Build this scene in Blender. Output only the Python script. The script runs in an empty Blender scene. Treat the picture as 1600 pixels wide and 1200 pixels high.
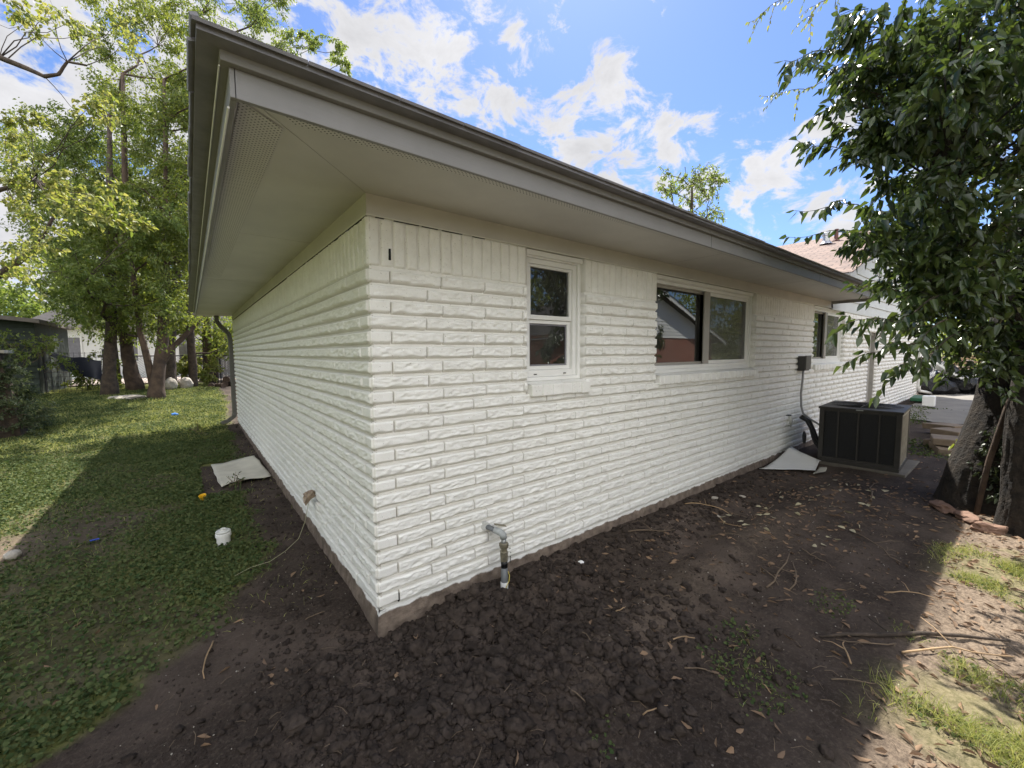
import bpy, math, random
import numpy as np
from mathutils import Vector, Matrix
R = math.radians
rng = np.random.default_rng(11)
random.seed(11)
scene = bpy.context.scene
C = scene.collection

# ---------------------------------------------------------------- camera
cam_d = bpy.data.cameras.new('camera'); cam = bpy.data.objects.new('camera', cam_d); C.objects.link(cam)
scene.camera = cam
cam_d.sensor_width = 36; cam_d.lens = 14.416; cam_d.clip_start = .05; cam_d.clip_end = 3000
CP = (-0.844, -2.396, 1.574)
yaw, pit, rol = R(51.855), R(-4.404), R(-0.357)
fw = Vector((math.cos(pit)*math.cos(yaw), math.cos(pit)*math.sin(yaw), math.sin(pit)))
rt = Vector((math.sin(yaw), -math.cos(yaw), 0)); up = rt.cross(fw)
r2 = rt*math.cos(rol)+up*math.sin(rol); u2 = -rt*math.sin(rol)+up*math.cos(rol)
M = Matrix((r2, u2, -fw)).transposed().to_4x4(); M.translation = Vector(CP)
cam.matrix_world = M

# ---------------------------------------------------------------- light
scene.render.engine = 'CYCLES'
scene.view_settings.view_transform = 'Standard'; scene.view_settings.look = 'None'
scene.view_settings.exposure = 1.3
scene.view_settings.gamma = 1
scene.cycles.max_bounces = 8; scene.cycles.diffuse_bounces = 5; scene.cycles.transparent_max_bounces = 8
SUN = Vector((1.36, 1.27, 2.7)).normalized()
sd = bpy.data.lights.new('sun', 'SUN'); so = bpy.data.objects.new('sun', sd); C.objects.link(so)
sd.energy = 4.6; sd.angle = R(.5); sd.color = (1, .95, .87)
so.rotation_euler = SUN.to_track_quat('Z', 'Y').to_euler(); so.location = (5, 5, 20)

world = bpy.data.worlds.new('World'); scene.world = world; world.use_nodes = True
nt = world.node_tree; nt.nodes.clear()
def wn(t, **k):
    n = nt.nodes.new(t)
    for a, b in k.items(): setattr(n, a, b)
    return n
def wm(op, a, b=None, c=None):
    n = wn('ShaderNodeMath', operation=op)
    for i, v in enumerate((a, b, c)):
        if v is None: continue
        if isinstance(v, (int, float)): n.inputs[i].default_value = v
        else: nt.links.new(v, n.inputs[i])
    return n.outputs[0]
sky = wn('ShaderNodeTexSky'); sky.sky_type = 'NISHITA'; sky.sun_disc = False
sky.sun_elevation = math.asin(SUN.z); sky.sun_rotation = math.atan2(SUN.x, SUN.y)
sky.air_density = 1.0; sky.dust_density = .4; sky.ozone_density = 2.2; sky.altitude = 0
tc = wn('ShaderNodeTexCoord'); D = tc.outputs['Generated']
mp = wn('ShaderNodeMapping'); mp.inputs['Scale'].default_value = (1, 1, 1.5); nt.links.new(D, mp.inputs[0])
n1 = wn('ShaderNodeTexNoise'); n1.inputs['Scale'].default_value = 10; n1.inputs['Detail'].default_value = 9
n1.inputs['Roughness'].default_value = .64; n1.inputs['Distortion'].default_value = .35; nt.links.new(mp.outputs[0], n1.inputs['Vector'])
n2 = wn('ShaderNodeTexNoise'); n2.inputs['Scale'].default_value = 1.3; n2.inputs['Detail'].default_value = 5
nt.links.new(mp.outputs[0], n2.inputs['Vector'])
LOBES = [(0.302, 0.743, 0.598, 12, 0.295), (0.377, 0.694, 0.614, 8, 0.248), (0.491, 0.68, 0.545, 7, 0.283), (0.547, 0.691, 0.473, 4, 0.201), (0.564, 0.561, 0.606, 7, 0.248), (0.713, 0.561, 0.421, 10, 0.33), (0.797, 0.466, 0.385, 7, 0.283), (0.85, 0.345, 0.399, 4, 0.224), (0.915, 0.25, 0.318, 7, 0.307), (0.903, 0.327, 0.281, 6, 0.266), (0.309, 0.802, 0.512, 3.5, 0.224), (-0.049, 0.885, 0.464, 24, 0.354), (-0.157, 0.929, 0.335, 20, 0.325), (0.658, 0.492, 0.57, 5, 0.177), (0.705, 0.469, 0.532, 3, 0.165), (-0.151, 0.979, 0.139, 14, 0.354), (0.945, 0.123, 0.303, 7, 0.236)]
lob = None
for (lx, ly, lz, ang, w) in LOBES:
    dp = wn('ShaderNodeVectorMath', operation='DOT_PRODUCT'); nt.links.new(D, dp.inputs[0]); dp.inputs[1].default_value = (lx, ly, lz)
    mr = wn('ShaderNodeMapRange', interpolation_type='SMOOTHSTEP'); nt.links.new(dp.outputs['Value'], mr.inputs['Value'])
    mr.inputs['From Min'].default_value = math.cos(R(ang*1.35)); mr.inputs['From Max'].default_value = math.cos(R(ang*.25))
    mr.inputs['To Max'].default_value = w
    lob = mr.outputs[0] if lob is None else wm('MAXIMUM', lob, mr.outputs[0])
sx = wn('ShaderNodeSeparateXYZ'); nt.links.new(D, sx.inputs[0])
# cloud added out of view, opposite the sun, to brighten the shaded walls
away = wn('ShaderNodeVectorMath', operation='DOT_PRODUCT'); nt.links.new(D, away.inputs[0]); away.inputs[1].default_value = (-.5, -.8, .3)
aw = wn('ShaderNodeMapRange', interpolation_type='SMOOTHSTEP'); nt.links.new(away.outputs['Value'], aw.inputs['Value'])
aw.inputs['From Min'].default_value = .0; aw.inputs['From Max'].default_value = .7; aw.inputs['To Max'].default_value = .34
cover = wm('ADD', wm('MAXIMUM', lob, aw.outputs[0]), wm('MULTIPLY', n2.outputs[0], .12))
dens = wm('ADD', wm('SUBTRACT', n1.outputs[0], .5), wm('SUBTRACT', cover, .30))
cm = wn('ShaderNodeMapRange', interpolation_type='SMOOTHSTEP'); nt.links.new(dens, cm.inputs['Value'])
cm.inputs['From Min'].default_value = -.02; cm.inputs['From Max'].default_value = .10
shade = wn('ShaderNodeMapRange'); nt.links.new(dens, shade.inputs['Value'])
shade.inputs['From Min'].default_value = .05; shade.inputs['From Max'].default_value = .45; shade.inputs['To Min'].default_value = 1; shade.inputs['To Max'].default_value = .72
n3 = wn('ShaderNodeTexNoise'); n3.inputs['Scale'].default_value = 6; n3.inputs['Detail'].default_value = 4; nt.links.new(mp.outputs[0], n3.inputs['Vector'])
shd = wm('MULTIPLY', shade.outputs[0], wm('ADD', wm('MULTIPLY', n3.outputs[0], .5), .75))
fl = wn('ShaderNodeMapRange'); nt.links.new(away.outputs['Value'], fl.inputs['Value'])   # boosts those unseen clouds to throw more light on the shaded walls
fl.inputs['From Min'].default_value = -.2; fl.inputs['From Max'].default_value = .6; fl.inputs['To Min'].default_value = 1; fl.inputs['To Max'].default_value = 4.1
cc = wn('ShaderNodeVectorMath', operation='SCALE'); cc.inputs[0].default_value = (2.9, 2.9, 3.0); nt.links.new(wm('MULTIPLY', shd, fl.outputs[0]), cc.inputs['Scale'])
tint = wn('ShaderNodeMix', data_type='RGBA', blend_type='MULTIPLY'); tint.inputs[0].default_value = 1
nt.links.new(sky.outputs[0], tint.inputs[6]); tint.inputs[7].default_value = (.42, .49, .64, 1)
mx = wn('ShaderNodeMix', data_type='RGBA'); nt.links.new(cm.outputs[0], mx.inputs[0]); nt.links.new(tint.outputs[2], mx.inputs[6]); nt.links.new(cc.outputs[0], mx.inputs[7])
bg = wn('ShaderNodeBackground'); bg.inputs['Strength'].default_value = .12; nt.links.new(mx.outputs[2], bg.inputs['Color'])
out = wn('ShaderNodeOutputWorld'); nt.links.new(bg.outputs[0], out.inputs[0])

# ---------------------------------------------------------------- tagging
def tag(o, label=None, cat=None, group=None, kind=None):
    if label: o['label'] = label
    if cat: o['category'] = cat
    if group: o['group'] = group
    if kind: o['kind'] = kind
    return o
def empty(name, loc=(0, 0, 0), rz=0):
    o = bpy.data.objects.new(name, None); C.objects.link(o); o.location = loc; o.rotation_euler = (0, 0, rz); o.empty_display_size = .1
    return o

# ---------------------------------------------------------------- numpy noise
def _h(i, j, s):
    n = (i.astype(np.int64)*374761393+j.astype(np.int64)*668265263+s*982451653) & 0xffffffff
    n = ((n ^ (n >> 13))*1274126177) & 0xffffffff
    n = (n ^ (n >> 16)) & 0xffffffff
    return n/4294967295.0
def vn(x, y, s=0):
    xi = np.floor(x); yi = np.floor(y); fx = x-xi; fy = y-yi
    fx = fx*fx*(3-2*fx); fy = fy*fy*(3-2*fy)
    a = _h(xi, yi, s); b = _h(xi+1, yi, s); c = _h(xi, yi+1, s); d = _h(xi+1, yi+1, s)
    return (a+(b-a)*fx)+((c+(d-c)*fx)-(a+(b-a)*fx))*fy
def fbm(x, y, o=4, s=0, g=.5):
    t = np.zeros(np.broadcast(x, y).shape); a = 1; n = 0
    for k in range(o):
        t = t+a*vn(x*2**k+k*17.3, y*2**k-k*9.1, s+k); n += a; a *= g
    return t/n*2-1
def ss(a, b, x):
    t = np.clip((x-a)/(b-a), 0, 1); return t*t*(3-2*t)

# ---------------------------------------------------------------- mesh helpers
def mesh_np(name, v, f, mat, parent=None, smooth=False, attr=None, loc=None):
    me = bpy.data.meshes.new(name)
    v = np.asarray(v, np.float32); f = np.asarray(f, np.int32)
    me.vertices.add(len(v)); me.vertices.foreach_set('co', v.ravel())
    k = f.shape[1]
    me.loops.add(f.size); me.loops.foreach_set('vertex_index', f.ravel())
    me.polygons.add(len(f)); me.polygons.foreach_set('loop_start', np.arange(0, f.size, k, dtype=np.int32))
    me.polygons.foreach_set('loop_total', np.full(len(f), k, np.int32))
    if smooth: me.polygons.foreach_set('use_smooth', np.ones(len(f), bool))
    me.update(calc_edges=True)
    if attr is not None:
        for n_, a in attr.items():
            at = me.attributes.new(n_, 'FLOAT', 'POINT'); at.data.foreach_set('value', np.asarray(a, np.float32))
    if mat: me.materials.append(mat)
    o = bpy.data.objects.new(name, me); C.objects.link(o)
    if parent: o.parent = parent
    if loc: o.location = loc
    return o
class MB:
    def __init__(s): s.v = []; s.f = []
    def add(s, vs, fs):
        b = len(s.v); s.v += [tuple(p) for p in vs]; s.f += [tuple(i+b for i in q) for q in fs]; return s
    def box(s, x0, x1, y0, y1, z0, z1):
        return s.add([(x0,y0,z0),(x1,y0,z0),(x1,y1,z0),(x0,y1,z0),(x0,y0,z1),(x1,y0,z1),(x1,y1,z1),(x0,y1,z1)],
              [(0,3,2,1),(4,5,6,7),(0,1,5,4),(1,2,6,5),(2,3,7,6),(3,0,4,7)])
    def obox(s, c, ax, ay, az):
        c = Vector(c); ax = Vector(ax); ay = Vector(ay); az = Vector(az)
        p = [c+ax*i+ay*j+az*k for k in (-1, 1) for (i, j) in ((-1,-1),(1,-1),(1,1),(-1,1))]
        return s.add(p, [(0,3,2,1),(4,5,6,7),(0,1,5,4),(1,2,6,5),(2,3,7,6),(3,0,4,7)])
    def ring(s, x0, x1, z0, z1, w, y0, y1, wb=None, wt=None):
        wb = wb or w; wt = wt or w
        s.box(x0, x0+w, y0, y1, z0, z1); s.box(x1-w, x1, y0, y1, z0, z1)
        s.box(x0+w, x1-w, y0, y1, z0, z0+wb); s.box(x0+w, x1-w, y0, y1, z1-wt, z1); return s
    def tube(s, pts, rad, n=8, cap=True):
        pts = [Vector(p) for p in pts]
        if not hasattr(rad, '__len__'): rad = [rad]*len(pts)
        b = len(s.v); prev = None
        for i, p in enumerate(pts):
            t = (pts[min(i+1, len(pts)-1)]-pts[max(i-1, 0)])
            t = t.normalized() if t.length > 1e-9 else Vector((0, 0, 1))
            if prev is None:
                a = t.orthogonal().normalized()
            else:
                a = (prev-t*prev.dot(t)); a = a.normalized() if a.length > 1e-6 else t.orthogonal().normalized()
            prev = a; c = t.cross(a)
            for k in range(n):
                th = 2*math.pi*k/n; s.v.append(tuple(p+(a*math.cos(th)+c*math.sin(th))*rad[i]))
        for i in range(len(pts)-1):
            for k in range(n):
                a0 = b+i*n+k; a1 = b+i*n+(k+1) % n; s.f.append((a0, a1, a1+n, a0+n))
        if cap:
            s.f.append(tuple(b+k for k in range(n))[::-1]); e = b+(len(pts)-1)*n; s.f.append(tuple(e+k for k in range(n)))
        return s
    def lathe(s, c, prof, n=20):
        b = len(s.v)
        for (r, z) in prof:
            for k in range(n):
                th = 2*math.pi*k/n; s.v.append((c[0]+r*math.cos(th), c[1]+r*math.sin(th), c[2]+z))
        for i in range(len(prof)-1):
            for k in range(n):
                a0 = b+i*n+k; a1 = b+i*n+(k+1) % n; s.f.append((a0, a1, a1+n, a0+n))
        s.f.append(tuple(b+k for k in range(n))[::-1]); e = b+(len(prof)-1)*n; s.f.append(tuple(e+k for k in range(n)))
        return s
    def build(s, name, mat, parent=None, smooth=False, bevel=0, loc=None):
        me = bpy.data.meshes.new(name); me.from_pydata(s.v, [], s.f); me.update()
        if smooth: me.polygons.foreach_set('use_smooth', np.ones(len(me.polygons), bool))
        if mat: me.materials.append(mat)
        o = bpy.data.objects.new(name, me); C.objects.link(o)
        if parent: o.parent = parent
        if loc: o.location = loc
        if bevel:
            m = o.modifiers.new('b', 'BEVEL'); m.width = bevel; m.segments = 2; m.limit_method = 'ANGLE'
        return o

# ---------------------------------------------------------------- materials
def mat(name, col, rough=.7, bump=0, bscale=20, var=0, vscale=3, metallic=0, spec=.5, col2=None, detail=6, trans=0, isl=0, bdist=.01):
    m = bpy.data.materials.new(name); m.use_nodes = True; t = m.node_tree; n = t.nodes; p = n['Principled BSDF']
    p.inputs['Roughness'].default_value = rough; p.inputs['Metallic'].default_value = metallic
    p.inputs['Specular IOR Level'].default_value = spec
    tcn = n.new('ShaderNodeTexCoord')
    base = None
    c4 = (*col, 1); c2 = (*(col2 or [c*(1-var) for c in col]), 1)
    if var or col2 or isl:
        mixn = n.new('ShaderNodeMix'); mixn.data_type = 'RGBA'; mixn.inputs[6].default_value = c4; mixn.inputs[7].default_value = c2
        if isl:
            g = n.new('ShaderNodeNewGeometry'); t.links.new(g.outputs['Random Per Island'], mixn.inputs[0])
        else:
            ns = n.new('ShaderNodeTexNoise'); ns.inputs['Scale'].default_value = vscale; ns.inputs['Detail'].default_value = detail
            ns.inputs['Roughness'].default_value = .6
            t.links.new(tcn.outputs['Object'], ns.inputs['Vector'])
            mr = n.new('ShaderNodeMapRange'); mr.inputs[1].default_value = .35; mr.inputs[2].default_value = .65
            t.links.new(ns.outputs[0], mr.inputs[0]); t.links.new(mr.outputs[0], mixn.inputs[0])
        t.links.new(mixn.outputs[2], p.inputs['Base Color']); base = mixn.outputs[2]
    else: p.inputs['Base Color'].default_value = c4
    if bump:
        nb = n.new('ShaderNodeTexNoise'); nb.inputs['Scale'].default_value = bscale; nb.inputs['Detail'].default_value = 8; nb.inputs['Roughness'].default_value = .65
        t.links.new(tcn.outputs['Object'], nb.inputs['Vector'])
        b = n.new('ShaderNodeBump'); b.inputs['Strength'].default_value = bump; b.inputs['Distance'].default_value = bdist
        t.links.new(nb.outputs[0], b.inputs['Height']); t.links.new(b.outputs[0], p.inputs['Normal'])
    if trans:
        tr = n.new('ShaderNodeBsdfTranslucent'); ms = n.new('ShaderNodeMixShader'); ms.inputs[0].default_value = trans
        hs = n.new('ShaderNodeHueSaturation'); hs.inputs['Value'].default_value = 1.7; hs.inputs['Saturation'].default_value = 1.15; hs.inputs['Hue'].default_value = .485
        if base: t.links.new(base, hs.inputs['Color'])
        else: hs.inputs['Color'].default_value = c4
        t.links.new(hs.outputs[0], tr.inputs['Color'])
        t.links.new(p.outputs[0], ms.inputs[1]); t.links.new(tr.outputs[0], ms.inputs[2]); t.links.new(ms.outputs[0], n['Material Output'].inputs[0])
    return m
def nodes(m): return m.node_tree.nodes, m.node_tree.links, m.node_tree.nodes['Principled BSDF']

m_paint = mat('white_masonry_paint', (.90, .89, .84), .6, bump=.7, bscale=130, col2=(.82, .81, .755), vscale=9, bdist=.003)
n, l, p = nodes(m_paint)       # pin holes the roller missed
src = p.inputs['Base Color'].links[0].from_socket; tcn = n.new('ShaderNodeTexCoord'); mpn = n.new('ShaderNodeMapping'); mpn.inputs['Scale'].default_value = (60, 60, 110); l.new(tcn.outputs['Object'], mpn.inputs[0])
nz = n.new('ShaderNodeTexNoise'); nz.inputs['Scale'].default_value = 1; nz.inputs['Detail'].default_value = 3; nz.inputs['Roughness'].default_value = .7; l.new(mpn.outputs[0], nz.inputs['Vector'])
mr = n.new('ShaderNodeMapRange'); mr.inputs[1].default_value = .64; mr.inputs[2].default_value = .72; mr.inputs[4].default_value = .8; l.new(nz.outputs[0], mr.inputs[0])
mxn = n.new('ShaderNodeMix'); mxn.data_type = 'RGBA'; l.new(mr.outputs[0], mxn.inputs[0]); l.new(src, mxn.inputs[6]); mxn.inputs[7].default_value = (.30, .27, .22, 1)
ra = n.new('ShaderNodeAttribute'); ra.attribute_name = 'joint'      # joints and brick undersides darkened, recess shade put into the colour
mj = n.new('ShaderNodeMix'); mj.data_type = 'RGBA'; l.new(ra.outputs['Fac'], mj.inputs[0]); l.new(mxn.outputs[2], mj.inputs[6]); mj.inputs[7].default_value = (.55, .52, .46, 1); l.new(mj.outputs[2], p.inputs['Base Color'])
# a little grime low on the wall
m_mortar = mat('painted_mortar', (.70, .69, .63), .7, bump=.5, bscale=90, var=.12, vscale=10, bdist=.003)
m_trim = mat('greige_trim_paint', (.58, .56, .52), .55, bump=.2, bscale=60, var=.14, vscale=1.6, bdist=.002)
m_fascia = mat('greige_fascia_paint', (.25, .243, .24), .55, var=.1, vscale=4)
n, l, p = nodes(m_fascia)      # wood grain relief along the boards
tcn = n.new('ShaderNodeTexCoord'); mpn = n.new('ShaderNodeMapping'); mpn.inputs['Scale'].default_value = (6, 6, 160); l.new(tcn.outputs['Object'], mpn.inputs[0])
nn = n.new('ShaderNodeTexNoise'); nn.inputs['Scale'].default_value = 1; nn.inputs['Detail'].default_value = 5; l.new(mpn.outputs[0], nn.inputs['Vector'])
bb = n.new('ShaderNodeBump'); bb.inputs['Strength'].default_value = .5; bb.inputs['Distance'].default_value = .002; l.new(nn.outputs[0], bb.inputs['Height']); l.new(bb.outputs[0], p.inputs['Normal'])
m_caulk = mat('white_caulk', (.75, .75, .73), .6)
m_drip = mat('dark_drip_edge', (.22, .215, .235), .5, var=.3, vscale=8)
m_vinyl = mat('white_vinyl', (.82, .815, .78), .35, var=.05, vscale=5)
m_tan = mat('taupe_mullion', (.36, .335, .295), .5, var=.08)
m_dark = mat('dark_gap', (.012, .012, .012), .9)
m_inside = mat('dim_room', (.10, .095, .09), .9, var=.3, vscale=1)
m_found = mat('foundation_concrete', (.25, .195, .15), .9, bump=1, bscale=45, col2=(.11, .082, .062), vscale=14, bdist=.012)
n, l, p = nodes(m_found)       # white overspray along the top of the concrete
src = p.inputs['Base Color'].links[0].from_socket
tcn = n.new('ShaderNodeTexCoord'); sp = n.new('ShaderNodeSeparateXYZ'); l.new(tcn.outputs['Object'], sp.inputs[0])
nz = n.new('ShaderNodeTexNoise'); nz.inputs['Scale'].default_value = 9; nz.inputs['Detail'].default_value = 6; l.new(tcn.outputs['Object'], nz.inputs['Vector'])
ma = n.new('ShaderNodeMath'); ma.operation = 'MULTIPLY_ADD'; l.new(nz.outputs[0], ma.inputs[0]); ma.inputs[1].default_value = .055; l.new(sp.outputs['Z'], ma.inputs[2])
mr = n.new('ShaderNodeMapRange'); mr.inputs[1].default_value = .008; mr.inputs[2].default_value = .016; l.new(ma.outputs[0], mr.inputs[0])
mxn = n.new('ShaderNodeMix'); mxn.data_type = 'RGBA'; l.new(mr.outputs[0], mxn.inputs[0]); l.new(src, mxn.inputs[6]); mxn.inputs[7].default_value = (.76, .75, .71, 1); l.new(mxn.outputs[2], p.inputs['Base Color'])

# glass: fresnel reflection over a clear pane
m_glass = bpy.data.materials.new('window_glass'); m_glass.use_nodes = True; t = m_glass.node_tree; t.nodes.clear()
fr = t.nodes.new('ShaderNodeFresnel'); fr.inputs['IOR'].default_value = 1.9
gl = t.nodes.new('ShaderNodeBsdfGlossy'); gl.inputs['Roughness'].default_value = .004; gl.inputs['Color'].default_value = (.92, .95, .95, 1)
tp = t.nodes.new('ShaderNodeBsdfTransparent'); tp.inputs['Color'].default_value = (.62, .66, .64, 1)
ms = t.nodes.new('ShaderNodeMixShader'); t.links.new(fr.outputs[0], ms.inputs[0]); t.links.new(tp.outputs[0], ms.inputs[1]); t.links.new(gl.outputs[0], ms.inputs[2])
df = t.nodes.new('ShaderNodeBsdfDiffuse'); df.inputs['Color'].default_value = (.40, .40, .36, 1); m2 = t.nodes.new('ShaderNodeMixShader')
tcn = t.nodes.new('ShaderNodeTexCoord'); nz = t.nodes.new('ShaderNodeTexNoise'); nz.inputs['Scale'].default_value = 4; nz.inputs['Detail'].default_value = 6; t.links.new(tcn.outputs['Object'], nz.inputs['Vector'])
mr = t.nodes.new('ShaderNodeMapRange'); mr.inputs[1].default_value = .3; mr.inputs[2].default_value = .75; mr.inputs[3].default_value = .02; mr.inputs[4].default_value = .13; t.links.new(nz.outputs[0], mr.inputs[0])
nb = t.nodes.new('ShaderNodeTexNoise'); nb.inputs['Scale'].default_value = 2.2; t.links.new(tcn.outputs['Object'], nb.inputs['Vector']); bu = t.nodes.new('ShaderNodeBump'); bu.inputs['Strength'].default_value = .02; bu.inputs['Distance'].default_value = .02; t.links.new(nb.outputs[0], bu.inputs['Height']); t.links.new(bu.outputs[0], gl.inputs['Normal'])
t.links.new(mr.outputs[0], m2.inputs[0]); t.links.new(ms.outputs[0], m2.inputs[1]); t.links.new(df.outputs[0], m2.inputs[2])
om = t.nodes.new('ShaderNodeOutputMaterial'); t.links.new(m2.outputs[0], om.inputs[0])

def shingle(name, c1, c2):
    m = mat(name, c1, .9, col2=c2, vscale=5); n, l, p = nodes(m)
    src = p.inputs['Base Color'].links[0].from_socket
    uv = n.new('ShaderNodeTexCoord'); br = n.new('ShaderNodeTexBrick'); l.new(uv.outputs['UV'], br.inputs['Vector'])
    br.inputs['Scale'].default_value = 1; br.inputs['Brick Width'].default_value = .32; br.inputs['Row Height'].default_value = .14
    br.inputs['Mortar Size'].default_value = .012; br.inputs['Color1'].default_value = (1, 1, 1, 1); br.inputs['Color2'].default_value = (.72, .7, .7, 1); br.inputs['Mortar'].default_value = (.3, .28, .27, 1)
    mm = n.new('ShaderNodeMix'); mm.data_type = 'RGBA'; mm.blend_type = 'MULTIPLY'; mm.inputs[0].default_value = 1
    l.new(src, mm.inputs[6]); l.new(br.outputs['Color'], mm.inputs[7]); l.new(mm.outputs[2], p.inputs['Base Color'])
    return m
m_shingle = shingle('brown_shingles', (.27, .185, .145), (.19, .135, .11))
m_grey_shingle = shingle('grey_shingles', (.16, .15, .15), (.11, .105, .105))
m_siding = mat('pale_lap_siding', (.62, .63, .60), .6, var=.06, vscale=2)

# soffit vent: rows of small punched holes
m_vent = mat('perforated_vent', (.58, .56, .52), .6); n, l, p = nodes(m_vent)
tcn = n.new('ShaderNodeTexCoord'); vm = n.new('ShaderNodeVectorMath'); vm.operation = 'SCALE'; vm.inputs['Scale'].default_value = 1/.0165; rtm = n.new('ShaderNodeMapping'); rtm.inputs['Rotation'].default_value = (0, 0, R(45)); l.new(tcn.outputs['Object'], rtm.inputs[0]); l.new(rtm.outputs[0], vm.inputs[0])
fr_ = n.new('ShaderNodeVectorMath'); fr_.operation = 'FRACTION'; l.new(vm.outputs[0], fr_.inputs[0])
sb = n.new('ShaderNodeVectorMath'); sb.operation = 'SUBTRACT'; l.new(fr_.outputs[0], sb.inputs[0]); sb.inputs[1].default_value = (.5, .5, 0)
ml = n.new('ShaderNodeVectorMath'); ml.operation = 'MULTIPLY'; l.new(sb.outputs[0], ml.inputs[0]); ml.inputs[1].default_value = (1, 1, 0)
ln = n.new('ShaderNodeVectorMath'); ln.operation = 'LENGTH'; l.new(ml.outputs[0], ln.inputs[0])
lt = n.new('ShaderNodeMath'); lt.operation = 'LESS_THAN'; l.new(ln.outputs['Value'], lt.inputs[0]); lt.inputs[1].default_value = .21
mxn = n.new('ShaderNodeMix'); mxn.data_type = 'RGBA'; l.new(lt.outputs[0], mxn.inputs[0]); mxn.inputs[6].default_value = (.58, .56, .52, 1); mxn.inputs[7].default_value = (.02, .018, .016, 1); l.new(mxn.outputs[2], p.inputs['Base Color'])

# ground: soil, lawn floor, pale litter; 'cover' = how much plant cover grows there, 'dry' = pale litter and ridge soil, plus sunlight put into the colour
m_ground = bpy.data.materials.new('yard_soil'); m_ground.use_nodes = True; n, l, p = nodes(m_ground)
p.inputs['Roughness'].default_value = .95; p.inputs['Specular IOR Level'].default_value = .2
tcn = n.new('ShaderNodeTexCoord')
def noise(sc, det=8, rough=.6):
    q = n.new('ShaderNodeTexNoise'); q.inputs['Scale'].default_value = sc; q.inputs['Detail'].default_value = det; q.inputs['Roughness'].default_value = rough
    l.new(tcn.outputs['Object'], q.inputs['Vector']); return q.outputs[0]
def rmp(src, a, b, lo=0, hi=1):
    q = n.new('ShaderNodeMapRange'); l.new(src, q.inputs[0]); q.inputs[1].default_value = a; q.inputs[2].default_value = b; q.inputs[3].default_value = lo; q.inputs[4].default_value = hi; return q.outputs[0]
def cmix(f, a, b):
    q = n.new('ShaderNodeMix'); q.data_type = 'RGBA'
    if isinstance(f, float): q.inputs[0].default_value = f
    else: l.new(f, q.inputs[0])
    for i, v in ((6, a), (7, b)):
        if isinstance(v, tuple): q.inputs[i].default_value = (*v, 1)
        else: l.new(v, q.inputs[i])
    return q.outputs[2]
soil = cmix(rmp(noise(3), .35, .65), (.030, .022, .017), (.054, .040, .031))
soil = cmix(rmp(noise(55, 4, .7), .5, .72, 0, .8), soil, (.105, .082, .064))
soil = cmix(rmp(noise(1.1, 5), .48, .66, 0, .75), soil, (.10, .076, .061))
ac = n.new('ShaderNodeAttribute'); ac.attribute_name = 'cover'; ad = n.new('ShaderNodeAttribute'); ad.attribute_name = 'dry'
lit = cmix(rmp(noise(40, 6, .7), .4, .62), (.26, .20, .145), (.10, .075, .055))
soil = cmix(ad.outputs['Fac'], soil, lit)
lawn = cmix(rmp(noise(12), .35, .65), (.10, .125, .028), (.21, .215, .065))
soil = cmix(ac.outputs['Fac'], soil, lawn)
l.new(soil, p.inputs['Base Color'])
bb = n.new('ShaderNodeBump'); bb.inputs['Strength'].default_value = .9; bb.inputs['Distance'].default_value = .012; l.new(noise(70, 9, .7), bb.inputs['Height']); l.new(bb.outputs[0], p.inputs['Normal'])

m_clod = mat('damp_soil_clods', (.022, .0165, .0135), .95, bump=1, bscale=150, col2=(.060, .046, .037), vscale=14, spec=.2, bdist=.004)
m_concrete = mat('pale_concrete', (.20, .185, .16), .9, bump=.3, bscale=40, var=.25, vscale=2)
m_bark = mat('rough_bark', (.09, .065, .046), .95, bump=1, bscale=14, col2=(.035, .026, .019), vscale=7, bdist=.03)
m_bark2 = mat('brown_bark', (.105, .07, .047), .95, bump=1, bscale=10, col2=(.045, .030, .021), vscale=5, bdist=.03)
m_twig = mat('dry_twig', (.16, .115, .075), .9, var=.4, vscale=20)
m_screen = bpy.data.materials.new('insect_screen'); m_screen.use_nodes = True; t = m_screen.node_tree; t.nodes.clear()
df = t.nodes.new('ShaderNodeBsdfDiffuse'); df.inputs['Color'].default_value = (.24, .24, .21, 1); tp = t.nodes.new('ShaderNodeBsdfTransparent')
ms = t.nodes.new('ShaderNodeMixShader'); ms.inputs[0].default_value = .42; t.links.new(tp.outputs[0], ms.inputs[1]); t.links.new(df.outputs[0], ms.inputs[2])
om = t.nodes.new('ShaderNodeOutputMaterial'); t.links.new(ms.outputs[0], om.inputs[0])
LEAF = {
 'deep': mat('deep_green_leaf', (.075, .115, .022), .5, col2=(.19, .215, .055), isl=1, trans=.5),
 'mid': mat('mid_green_leaf', (.09, .14, .032), .5, col2=(.20, .24, .070), isl=1, trans=.5),
 'lime': mat('lime_green_leaf', (.13, .18, .04), .5, col2=(.27, .27, .085), isl=1, trans=.45),
 'gloss': mat('glossy_dark_leaf', (.020, .040, .014), .30, col2=(.085, .12, .032), isl=1, trans=.32, spec=.6),
 'cover': mat('clover_leaf', (.040, .072, .024), .75, col2=(.115, .135, .050), isl=1, trans=.25, spec=.2),
 'grass': mat('grass_blade', (.15, .19, .045), .65, col2=(.36, .36, .14), isl=1, trans=.35, spec=.3),
 'ivy': mat('dark_ivy_leaf', (.018, .030, .012), .5, col2=(.05, .065, .025), isl=1, trans=.15),
 'dead': mat('dead_leaf', (.24, .155, .09), .85, col2=(.13, .085, .055), isl=1, trans=.1),
 'dull': mat('dull_shrub_leaf', (.045, .07, .028), .6, col2=(.10, .12, .05), isl=1, trans=.3),
}

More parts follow.
